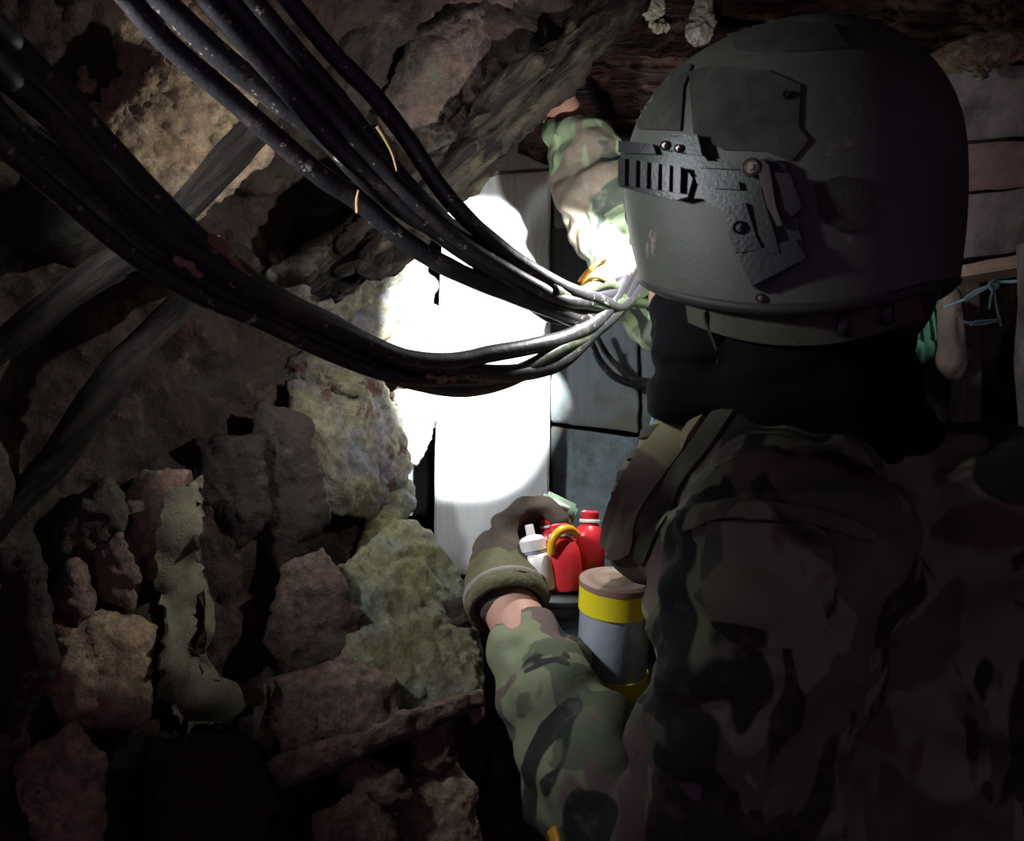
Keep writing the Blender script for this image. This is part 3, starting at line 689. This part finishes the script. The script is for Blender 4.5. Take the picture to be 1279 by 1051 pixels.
# right hand, bare, hooked over the beam
kR = P(655, 66, 1.235); sdR = (P(690, 85, 1.2) - P(640, 55, 1.23)).normalized()
fgR = []
for i, s in enumerate((-.029, -.010, .010, .028)):
    b = kR + sdR * s; ln = (.030, .036, .034, .026)[i]
    u1 = V((-.25, -.15, .95)).normalized(); u2 = V((-.3, -.75, .55)).normalized(); u3 = V((-.2, -.9, -.35)).normalized()
    fgR.append((b + u1 * ln, b + u1 * ln + u2 * ln * .8, b + u1 * ln + u2 * ln * .8 + u3 * ln * .6))
thR = [wrR + (kR - wrR) * .35 + sdR * .018, wrR + (kR - wrR) * .6 + sdR * .045, wrR + (kR - wrR) * .95 + sdR * .058]
# left hand, gloved, closed round the tray of bottles
kL = P(622, 672, .925); sdL = (P(600, 690, .95) - P(640, 655, .90)).normalized()
def fin(i, s):
    b = kL + LS * s; ln = (.030, .035, .033, .026)[i]
    u1 = V((.55, .35, .55)).normalized(); u2 = V((.92, .15, -.05)).normalized(); u3 = V((.65, -.25, -.70)).normalized()
    return (b + u1 * ln, b + u1 * ln + u2 * ln * .85, b + u1 * ln + u2 * ln * .85 + u3 * ln * .65)
LS = V((.25, -.75, .55)).normalized() * -1                     # across the knuckles
fgL = [fin(i, s) for i, s in enumerate((-.027, -.009, .009, .026))]
thL = [wrL + (kL - wrL) * .35 + V((.014, -.012, 0)), P(652, 712, .872), P(664, 690, .872)]
skin = [('e', head, (.095, .078, .115), qB), ('e', head + F * .035 - UPV * .055, (.055, .05, .06), qB), ('e', head + F * .098 - UPV * .025, (.016, .012, .022), qB),
        ('c', head + F * .088 + UPV * .005, head + F * .108 - UPV * .03, .009, .013), ('e', head + F * .088 - UPV * .068, (.012, .024, .008), qB),
        ('e', head + LFT * .08 - UPV * .015, (.018, .008, .03), qB), ('e', head - LFT * .08 - UPV * .015, (.018, .008, .03), qB),
        ('c', head - UPV * .07, neck - UPV * .03, .056, .062), ('c', neck - UPV * .05, ribs, .08, .13), ('c', ribs, hips, .125, .13),
        ('c', neck - UPV * .05, shL, .06, .055), ('c', neck - UPV * .05, shR, .06, .055),
        ('c', shL, elL, .048, .036), ('c', elL, wrL, .036, .027), ('c', shR, elR, .048, .036), ('c', elR, wrR, .036, .026)]
for s in (-1, 1):
    hp = hips + LFT * .09 * s; kn = hp + V((0, 0, -.46)) + F * .03; an = kn + V((0, 0, -.40)) - F * .02
    skin += [('c', hp, kn, .08, .05), ('c', kn, an, .048, .036), ('c', an - UPV * .04, an - UPV * .05 + F * .13, .032, .028)]
skin += hand_prims(wrR, kR, sdR, None, fgR, thR)
skin += hand_prims(wrL, kL, LS, None, fgL, thL, pr=.019, fr=.0072)
body = blob('body', skin, 'skin', person, voxel=.0045, smooth=4)
for s in (-1, 1):
    e = bmesh.new(); bmesh.ops.create_icosphere(e, subdivisions=3, radius=.011, matrix=Matrix.Translation(head + F * .083 + LFT * .03 * s + UPV * .002))
    from_bm('eye', e, 'eye_white', person)
blob('hair', [('e', head - F * .012 + UPV * .02, (.098, .082, .105), qB), ('e', head - F * .055 - UPV * .045, (.045, .062, .05), qB)], 'hair', person, voxel=.006, smooth=3)
# dark neck cloth bunched under the helmet
blob('neck_scarf', [('c', head - F * .015 - UPV * .035, neck - F * .01 - UPV * .02, .080, .082), ('e', neck + F * .06 + LFT * .03 + UPV * .02, (.045, .06, .030), qB), ('e', neck + F * .055 + LFT * .035 + UPV * .055, (.045, .055, .024), qB),
     ('e', neck - F * .04 - UPV * .01, (.045, .065, .035), qB), ('e', head + F * .045 - UPV * .055, (.062, .066, .07), qB)], 'black_cloth', person, voxel=.005, smooth=4, disp=lambda p, n: noise.noise(V((p.x * 22, p.y * 22, p.z * 70))) * .006)

def folds(p, n):
    a = noise.noise(V((p.x * 17 + p.z * 9, p.y * 17, p.z * 30 - p.x * 8))); b = noise.noise(V((p.x * 38, p.y * 38 + 5, p.z * 60)))
    return (abs(a) ** .7 * (1 if a > 0 else -1)) * .0105 + b * .004
def lerp(a, b, t): return a + (b - a) * t
cuffL = lerp(elL, wrL, .80); cuffR = lerp(elR, wrR, .72)
jk = [('c', neck - UPV * .05, ribs, .095, .15), ('c', ribs, hips + UPV * .03, .15, .155), ('c', neck - UPV * .06 - LFT * .02, shL - UPV * .005, .075, .080), ('c', neck - UPV * .06 + LFT * .02, shR, .075, .075),
      ('e', ribs + F * .02 + UPV * .08, (.12, .17, .15), qB), ('e', ribs - F * .05 + UPV * .1, (.11, .19, .15), qB),
      ('c', shL, lerp(shL, elL, .6), .076, .068), ('c', lerp(shL, elL, .6), elL, .068, .064), ('c', elL, lerp(elL, wrL, .45), .064, .057), ('c', lerp(elL, wrL, .45), cuffL, .057, .040)]
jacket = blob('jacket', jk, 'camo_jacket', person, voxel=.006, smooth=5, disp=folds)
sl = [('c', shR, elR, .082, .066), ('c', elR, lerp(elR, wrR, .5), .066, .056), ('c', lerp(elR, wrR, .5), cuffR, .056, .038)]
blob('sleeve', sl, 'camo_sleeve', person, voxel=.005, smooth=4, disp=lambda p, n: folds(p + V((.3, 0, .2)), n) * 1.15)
tr = [('c', hips + UPV * .05, hips - UPV * .06, .16, .15)]
for s in (-1, 1):
    hp = hips + LFT * .09 * s; kn = hp + V((0, 0, -.46)) + F * .03; an = kn + V((0, 0, -.36)) - F * .02
    tr += [('c', hp, kn, .105, .075), ('c', kn, an, .073, .062)]
    bt = blob('boot', [('c', an, an - UPV * .08, .056, .05), ('c', an - UPV * .085, an - UPV * .095 + F * .15, .046, .042)], 'boot_leather', person, voxel=.006, smooth=3)
    zmin = min(v.co.z for v in bt.data.vertices)
blob('trousers', tr, 'trouser_cloth', person, voxel=.009, smooth=4, disp=folds)

# armoured vest over the chest, with straps and pouches
chest = V((.235, .735, 1.36))
vs = [('e', chest, (.085, .125, .16), qB), ('c', chest + F * .085 + LFT * .05 + UPV * .11, chest + F * .118 + LFT * .045 + UPV * .035, .036, .040), ('c', chest + F * .05 + LFT * .04 + UPV * .15, chest + F * .09 + LFT * .045 + UPV * .10, .032, .036),
      ('c', chest + F * .085 - LFT * .06 + UPV * .11, chest + F * .118 - LFT * .06 + UPV * .035, .036, .040), ('c', chest + F * .105 + LFT * .04 + UPV * .05, chest + F * .105 - LFT * .05 + UPV * .05, .040, .040),
      ('c', chest + F * .06 + LFT * .07 + UPV * .02, chest + F * .05 + LFT * .07 - UPV * .10, .035, .035)]
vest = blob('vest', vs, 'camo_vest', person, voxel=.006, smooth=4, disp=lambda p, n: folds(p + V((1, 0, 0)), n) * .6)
gl = hand_prims(wrL + (kL - wrL) * .12, kL, LS, None, fgL, thL, pr=.027, fr=.0112)
gl += [('c', wrL + (kL - wrL) * .1, wrL + (kL - wrL) * .5, .034, .034), ('c', lerp(wrL, kL, .45) + LS * .012, kL + LS * .02, .026, .022)]
glove = blob('glove', gl, 'glove_cloth', person, voxel=.003, smooth=4, disp=lambda p, n: folds(p * 1.6, n) * .35)
ax = (kL - wrL).normalized()
cuff = lathe_bm([(.0285, -.008), (.0345, -.021), (.039, -.022), (.0425, -.012), (.0415, .004), (.040, .016), (.037, .030), (.034, .034)], wrL + ax * .010, ax, 40)
for v in cuff.verts: v.co += V((v.co - wrL).normalized()) * (fbm(v.co, 60, 3) * .003)
cf = from_bm('glove_cuff', cuff, 'glove_cuff', person)
tb = lathe_bm([(.0415, 0), (.0432, .002), (.0432, .005), (.0415, .007)], wrL + ax * .002, ax, 40); from_bm('cuff_seam', tb, 'glove_side', cf)

# pieces laid on the jacket
jb = bvh_of([jacket, vest]); vb = bvh_of([vest, jacket])
def jp(name, poly, mat, thick=.003, off=.0, **kw):
    n_ = len(poly); q = [V((*p, 0)) for p in poly]; poly = [(v.x, v.y) for v in catmull(q + [q[0]], 3)[:-1]] if n_ > 4 else poly
    return patch(name, jb, poly, mat, person, thick, off, **kw)
jp('shoulder_yoke', [(852, 642), (905, 632), (970, 632), (1040, 645), (1085, 662), (1088, 676), (1036, 662), (970, 650), (905, 650), (858, 662)], 'camo_jacket', .005)
jp('sleeve_pocket', [(890, 655), (1010, 655), (1040, 700), (1020, 790), (915, 800), (884, 730)], 'camo_jacket', .006)
jp('vest_strap', [(862, 478), (900, 470), (884, 520), (846, 572), (800, 640), (788, 690), (756, 690), (766, 630), (806, 560), (846, 512)], 'camo_vest', .005)
jp('vest_strap', [(905, 500), (925, 505), (890, 560), (852, 610), (826, 660), (808, 700), (794, 694), (812, 640), (848, 580), (884, 530)], 'webbing_green', .004)
for i in range(4):
    y = 535 + i * 26; x = 808 - i * 12
    jp('webbing', [(x - 14, y + 4), (x + 24, y - 4), (x + 26, y + 8), (x - 16, y + 17)], 'webbing_green', .0035)

# ================================================================== HELMET
helmet = thing('helmet', HC, 'scuffed olive ballistic helmet with a side rail on the person in camouflage', 'helmet')
HQ = (Quaternion((0, 0, 1), YAW + R(90)) @ Quaternion((0, 1, 0), R(3)))
A_, B_, C_ = .128, .113, .112
def rim(th):           # rim height under the shell centre, lower at the nape, cut up over the ears
    c = math.cos(th); s = abs(math.sin(th))
    return -.074 - .050 * max(0, math.cos(th - R(118))) ** 1.3 - .050 * max(0, math.cos(th + R(118))) ** 1.3 * .6
def shell_pt(th, t, off=0.0):
    """t 0 = crown, 1 = shell middle, 2 = rim"""
    if t <= 1:
        z = C_ * math.cos(t * math.pi / 2) ** .92; r = math.sin(t * math.pi / 2) ** .86
    else:
        z = rim(th) * (t - 1); r = 1 - .085 * (t - 1) ** 2 + .012 * max(0, t - 1.8) * 5 * .3
    e = 2.25; c, s = math.cos(th), math.sin(th)
    k = (abs(c) ** e + abs(s) ** e) ** (-1 / e)
    p = V((c * k * (A_ + off) * r, s * k * (B_ + off) * r, z * (1 + off / C_)))
    return HC + HQ @ p
def shell_bm(off, nt=44, nth=96, t0=0.0, t1=2.0):
    bm = bmesh.new(); rings = []
    for i in range(nt + 1):
        t = t0 + (t1 - t0) * i / nt
        if t < 1e-6: rings.append([bm.verts.new(HC + HQ @ V((0, 0, C_ + off)))]); continue
        rings.append([bm.verts.new(shell_pt(2 * math.pi * j / nth, t, off)) for j in range(nth)])
    for a, b in zip(rings, rings[1:]):
        for j in range(nth):
            j2 = (j + 1) % nth
            if len(a) == 1: bm.faces.new((a[0], b[j], b[j2]))
            else: bm.faces.new((a[j], b[j], b[j2], a[j2]))
    return bm, rings
bm, r_out = shell_bm(0.0); inner, r_in = shell_bm(-.009)
me = bpy.data.meshes.new('t'); inner.to_mesh(me); inner.free(); bmesh.ops.reverse_faces(bm, faces=[]) if False else None
n0 = len(bm.verts); bm.from_mesh(me); bm.verts.ensure_lookup_table(); nth = 96
lastO = [bm.verts[n0 - nth + j] for j in range(nth)]; lastI = [bm.verts[len(bm.verts) - nth + j] for j in range(nth)]
for j in range(nth): bm.faces.new((lastO[j], lastI[j], lastI[(j + 1) % nth], lastO[(j + 1) % nth]))
bpy.data.meshes.remove(me)
shell = from_bm('shell', bm, 'helmet', helmet)
hb = bvh_of([shell])
trim_path = [shell_pt(2 * math.pi * j / 120, 2.0, -.0035) for j in range(121)]
from_bm('edge_trim', tube_bm(trim_path, .0052, 8, caps=False), 'rubber_trim', helmet)
def hp_(name, poly, mat, thick, off=0.0, parent=None, **kw): return patch(name, hb, poly, mat, parent or helmet, thick, off, **kw)
hp_('hook_patch', [(862, 92), (888, 84), (960, 90), (1000, 108), (998, 160), (1010, 176), (990, 202), (958, 190), (905, 188), (868, 168)], 'velcro', .0022)
hp_('hook_patch', [(798, 110), (850, 78), (866, 84), (856, 110), (852, 164), (800, 162), (794, 140)], 'velcro', .0022)
hp_('hook_patch', [(905, 40), (960, 28), (1040, 34), (1060, 62), (990, 66), (920, 64)], 'velcro', .0022)
hp_('hook_patch', [(1018, 232), (1050, 220), (1090, 232), (1090, 285), (1050, 290), (1024, 268)], 'velcro', .0022)
rail = hp_('side_rail', [(779, 190), (792, 178), (830, 186), (884, 196), (894, 208), (930, 208), (948, 202), (966, 200), (982, 210), (990, 236), (1000, 292), (1010, 322), (946, 362), (936, 330), (922, 292), (908, 266), (884, 250), (860, 248), (790, 232), (776, 222)], 'polymer', .007, edge=9)
hp_('rail_arm', [(884, 204), (940, 209), (941, 216), (884, 213)], 'polymer', .0035, .007, rail, edge=8)
hp_('rail_arm', [(878, 224), (930, 230), (932, 240), (900, 238), (880, 232)], 'polymer', .0035, .007, rail, edge=8)
hp_('rail_plate', [(916, 262), (938, 256), (952, 300), (958, 312), (926, 318), (918, 290)], 'polymer_dark', .004, .007, rail, edge=8)
hp_('rail_bar', [(944, 240), (956, 238), (974, 300), (978, 318), (966, 318), (954, 296)], 'polymer', .005, .007, rail, edge=8)
hp_('rail_foot', [(930, 320), (996, 300), (1008, 324), (946, 358)], 'polymer', .004, .007, rail, edge=8)
hp_('rail_lever', [(946, 208), (958, 204), (966, 212), (974, 262), (982, 284), (976, 286), (964, 262), (954, 222)], 'worn_metal', .003, .010, rail, edge=6)
hp_('rail_clip', [(972, 220), (990, 222), (1003, 264), (992, 274), (984, 266), (978, 240)], 'polymer_dark', .006, .006, rail, edge=7)
slot = hp_('rail_mount', [(790, 200), (868, 214), (876, 226), (870, 248), (856, 252), (790, 234)], 'polymer_dark', .004, .007, rail, edge=8)
for i in range(6):
    x = 795 + i * 12.6; y = 200 + i * 2.3
    hp_('rail_ridge', [(x, y), (x + 8, y + 1.4), (x + 7.5, y + 33), (x - .5, y + 31.5)], 'polymer_dark', .0045, .011, rail, edge=7)
hp_('rail_top', [(838, 172), (880, 172), (886, 198), (838, 190)], 'polymer', .006, .004, rail, edge=8)
hp_('rail_top', [(790, 180), (830, 184), (834, 196), (790, 194)], 'polymer_dark', .005, .007, rail, edge=8)
def screw(px, py, r, parent, off, mat='steel'):
    h = cast(hb, px, py)
    if h: lathe('screw', [(0, .004), (r * .35, .004), (r * .4, .0025), (r * .55, .0025), (r * .8, .0045), (r, .003), (r, 0)], h[0] + h[1] * off, h[1], mat, parent, 16)
screw(946, 214, .0065, rail, .0105); screw(932, 286, .0045, rail, .010, 'polymer_dark'); screw(844, 186, .0035, rail, .0095); screw(860, 190, .003, rail, .0095)
screw(950, 372, .0032, helmet, -.001); screw(984, 122, .003, helmet, .001, 'polymer_dark')
# retention strap below the rim
def band_pt(th, z, off): 
    c, s = math.cos(th), math.sin(th); e = 2.2; kk = (abs(c) ** e + abs(s) ** e) ** (-1 / e)
    return HC + HQ @ V((c * kk * (A_ - .026 + off), s * kk * (B_ - .022 + off), rim(th) + z))
bm = bmesh.new(); g = []
for j in range(0, 61):
    th = R(60 + 165 * j / 60)
    g.append([bm.verts.new(band_pt(th, z, o)) for z, o in ((.012, 0), (-.020, -.003), (-.020, -.007), (.012, -.005))])
for a, b in zip(g, g[1:]):
    for i in range(4): bm.faces.new((a[i], a[(i + 1) % 4], b[(i + 1) % 4], b[i]))
bm.faces.new(g[0]); bm.faces.new(g[-1][::-1])
band = sharp(from_bm('nape_band', bm, 'webbing_green', helmet), 50)
for th in (128, 146):
    p = band_pt(R(th), -.006, 0); nx = (p - HC); nx.z = 0; nx.normalize()
    from_bm('buckle', box_bm(frame(p, nx, UPV.cross(nx), UPV), (.007, .009, .022), .0015), 'polymer_dark', band)
chin = [band_pt(R(72), -.005, -.002), band_pt(R(68), -.045, -.02), head + F * .07 + LFT * .052 - UPV * .085, head + F * .075 - UPV * .118]
from_bm('chin_strap', tube_bm(catmull(chin, 8), .007, 8, flat=.3), 'webbing_green', helmet)
# front shroud and the assumed headlamp that gives the light
fp = shell_pt(0, 1.15, 0.0); fx = HQ @ V((1, 0, 0)); fx.z = 0; fx.normalize(); fy = UPV.cross(fx)
sh_ = from_bm('front_shroud', box_bm(frame(fp + fx * .002, fx, fy, UPV), (.012, .042, .048), .003), 'polymer', helmet)
lampo = thing('headlamp', LAMP, 'small black headlamp, assumed, clamped to the front of the helmet out of view', 'lamp')  # hidden behind the helmet, assumed from the light on the planks
ld = (BEAM_AIM - LAMP).normalized()
lb = LAMP - ld * .006
lathe('lamp_housing', [(0, -.040), (.012, -.040), (.014, -.037), (.014, -.014), (.019, -.008), (.019, .003), (.0165, .003), (.0165, -.004), (0, -.004)], lb, ld, 'black_plastic', lampo, 28)
tube('lamp_bracket', [lb - ld * .032, lerp(lb - ld * .032, fp, .5) - UPV * .004, fp], .006, 'polymer', lampo, seg=8)
from_bm('lamp_lens', lathe_bm([(0, -.001), (.0162, -.001), (.0162, -.0035), (0, -.0035)], lb, ld, 28), 'glass_lens', lampo)
def lamp_light(name, aim, w, cone, blend, size, color):
    l = bpy.data.lights.new(name, 'SPOT'); l.energy = w; l.spot_size = R(cone); l.spot_blend = blend; l.shadow_soft_size = size; l.color = color
    o = bpy.data.objects.new(name, l); COL.objects.link(o); o.location = LAMP + ld * .006
    o.rotation_euler = aim.to_track_quat('-Z', 'Y').to_euler(); return o
lamp_light('lamp_beam', ld, BEAM_W, BEAM_CONE, .22, .006, (.93, .98, 1.0))
lamp_light('lamp_spill', SPILL_AIM.normalized(), SPILL_W, 178, .35, .006, (.98, .97, 1.0))

# ================================================================== WHAT THE PERSON HOLDS
VW = V((0, 1, 0))
def bottle(base, ax_, r, h, mat, label, cap_mat, grp, ring=True, cat='bottle'):
    t = thing('bottle', base, label, cat, grp)
    lathe('body', [(0, 0), (r * .92, 0), (r, .003), (r, h * .52), (r * .94, h * .62), (r * .74, h * .72), (r * .48, h * .79), (r * .40, h * .83)], base, ax_, mat, t, 28)
    lathe('neck', [(r * .42, h * .80), (r * .42, h * .88), (r * .36, h * .88)], base, ax_, mat, t, 24)
    lathe('cap', [(r * .52, h * .86), (r * .55, h * .87), (r * .55, h * .97), (r * .40, h), (0, h)], base, ax_, cap_mat, t, 24)
    if ring: lathe('neck_ring', [(r * .60, h * .80), (r * .64, h * .81), (r * .64, h * .845), (r * .60, h * .855), (r * .4, h * .855)], base, ax_, 'white_plastic', t, 24)
    return t
axb = V((.05, .10, 1)).normalized()
GB = 'small bottles standing on the black tray'
bottle(P(707, 738, .868), V((-.10, .12, 1)).normalized(), .0180, .066, 'red_plastic', 'front red plastic bottle standing beside the white one', 'red_plastic', GB)
bottle(P(734, 716, .905), axb, .0170, .064, 'red_plastic', 'red plastic bottle nearest the vest, with a white neck ring', 'red_plastic', GB)
bottle(P(694, 712, .925), V((-.14, .05, 1)).normalized(), .0165, .056, 'red_plastic', 'red plastic bottle at the back, half hidden behind the white one', 'red_plastic', GB)
wt = thing('bottle', P(674, 738, .872), 'stained white plastic bottle with a tilted nozzle beside the glove', 'bottle', GB)
wa = V((-.20, .1, 1)).normalized(); wb_ = P(677, 738, .862)
lathe('body', [(0.0000, 0.0000), (0.0145, 0.0000), (0.0157, 0.0026), (0.0163, 0.0241), (0.0145, 0.0327), (0.0097, 0.0378), (0.0101, 0.0404)], wb_, wa, 'white_plastic', wt, 28)
lathe('cap', [(0.0101, 0.0387), (0.0128, 0.0396), (0.0130, 0.0499), (0.0101, 0.0533), (0.0044, 0.0550), (0.0042, 0.0645), (0.0037, 0.0654), (0.0000, 0.0654)], wb_, wa, 'white_plastic', wt, 24)
lathe('neck_ring', [(0.0110, 0.0365), (0.0121, 0.0370), (0.0121, 0.0391), (0.0110, 0.0396)], wb_, wa, 'duct_tape', wt, 24)
yh = tube('tube', [P(688, 692, .855), P(690, 676, .853), P(699, 664, .855), P(711, 661, .865), P(720, 668, .88)], .0042, 'yellow_plastic', seg=12, n=10)
tag(yh, 'bent yellow plastic tube arching over the red bottles', 'tube')
tc = P(697, 749, .89)
tray = thing('tray', tc, 'round black plastic tray under the red and white bottles', 'tray')
lathe('dish', [(0, -.009), (.044, -.009), (.046, -.006), (.046, .007), (.0435, .007), (.0425, -.003), (0, -.003)], tc, V((0, -.06, 1)).normalized(), 'black_plastic', tray, 40)
lathe('lip', [(.0455, .004), (.0478, .005), (.0478, .0085), (.0455, .009)], tc, V((0, -.06, 1)).normalized(), 'black_plastic', tray, 40)
bx = thing('metal_box', P(735, 850, .90), 'blue-grey metal box behind the taped canister, under the black tray', 'box')
q0 = P(678, 762, .865); ux = (P(790, 760, .885) - q0).normalized(); uz = V((0, .10, 1)); uz = (uz - ux * uz.dot(ux)).normalized(); uy = uz.cross(ux)
w_, h_, d_ = .11, .10, .085
cb = q0 + ux * (w_ / 2) - uz * (h_ / 2) + uy * (d_ / 2)
from_bm('case', box_bm(frame(cb, ux, uy, uz), (w_, d_, h_), .003), 'box_grey', bx)
lathe('knob', [(.016, 0), (.016, .004), (.012, .008), (0, .009)], q0 + ux * .028 - uz * .034, -uy, 'box_grey', bx, 24)
from_bm('lid', box_bm(frame(q0 + ux * (w_ / 2) - uz * .002 + uy * (d_ / 2), ux, uy, uz), (w_ + .004, d_ + .004, .006), .0015), 'box_grey', bx)
can = thing('canister', P(770, 860, .80), 'grey duct-taped canister with yellow tape bands and a brown lid', 'canister')
ct = P(771, 727, .80); ca = V((.045, -.17, 1)).normalized(); rr = .0335
def band_(name, z0, z1, r, mat): return lathe(name, [(r - .001, z0), (r, z0 + .0006), (r, z1 - .0006), (r - .001, z1)], ct, ca, mat, can, 40)
lathe('body', [(0, -.106), (rr - .002, -.106), (rr - .001, -.104), (rr - .001, 0), (rr - .003, .001), (0, .001)], ct, ca, 'duct_tape', can, 40)
band_('tape_band', -.026, -.003, rr + .0006, 'yellow_tape'); band_('tape_band', -.102, -.084, rr + .0004, 'yellow_tape')
lathe('lid', [(rr - .0005, -.004), (rr + .0012, -.003), (rr + .0012, .002), (rr - .002, .0035), (rr - .008, .0030), (rr - .010, .0018), (.012, .0022), (.009, .0035), (.004, .0032), (0, .0025)], ct, ca, 'brown_lid', can, 40)
gp = thing('squeeze_pack', P(697, 648, .945), 'flat pale green plastic pack with a white highlight strip behind the bottles', 'pack')
ga = P(697, 636, .945); gx = V((.86, .1, -.42)).normalized(); gz = V((.4, .25, .88)); gz = (gz - gx * gz.dot(gx)).normalized()
from_bm('pack', box_bm(frame(ga, gx, gz.cross(gx), gz), (.040, .012, .026), .004), 'green_plastic', gp)
from_bm('highlight_strip', box_bm(frame(ga + gz * .004 - gz.cross(gx) * .006, gx, gz.cross(gx), gz), (.020, .0015, .006), .0004), 'highlight_white', gp)  # the pack's white highlight, added as a thin strip
ys = tube('strap', [P(689, 1036, .635), P(693, 1048, .63), P(698, 1075, .62), P(702, 1110, .62)], .005, 'yellow_plastic', seg=10, flat=.4)
tag(ys, 'yellow strap end below the sleeve at the bottom edge', 'strap')

# ================================================================== ASSUMED SECOND LAMP, unseen, added to the left of the camera
wl = thing('assumed_lamp', ASSUMED_LAMP, 'assumed small black lamp, unseen, added on a bracket on the left wall beside the viewer', 'lamp')  # no lamp in view here; assumed from the light on the helmet's left side
wd_ = (ASSUMED_AIM - ASSUMED_LAMP).normalized()
lathe('lamp_housing', [(0, -.07), (.02, -.07), (.03, -.05), (.055, -.02), (.058, .012), (.054, .012), (.050, -.012), (0, -.018)], ASSUMED_LAMP, wd_, 'black_plastic', wl, 32)
lathe('lamp_lens', [(0, .004), (.052, .004), (.052, .001), (0, .001)], ASSUMED_LAMP, wd_, 'glass_lens', wl, 32)
tube('bracket', [ASSUMED_LAMP - wd_ * .055, ASSUMED_LAMP - wd_ * .08 + V((-.03, .02, .03)), ASSUMED_LAMP + V((-.14, .16, .05)), ASSUMED_LAMP + V((-.20, .34, .05))], .008, 'steel', wl, seg=8)  # mount made up to hold the assumed lamp
l = bpy.data.lights.new('assumed_light', 'SPOT'); l.energy = ASSUMED_W; l.spot_size = R(84); l.spot_blend = .8; l.shadow_soft_size = .045; l.color = (.93, .97, 1.0)  # light of the assumed second lamp
o = bpy.data.objects.new('assumed_light', l); COL.objects.link(o); o.location = ASSUMED_LAMP + wd_ * .014; o.rotation_euler = wd_.to_track_quat('-Z', 'Y').to_euler()
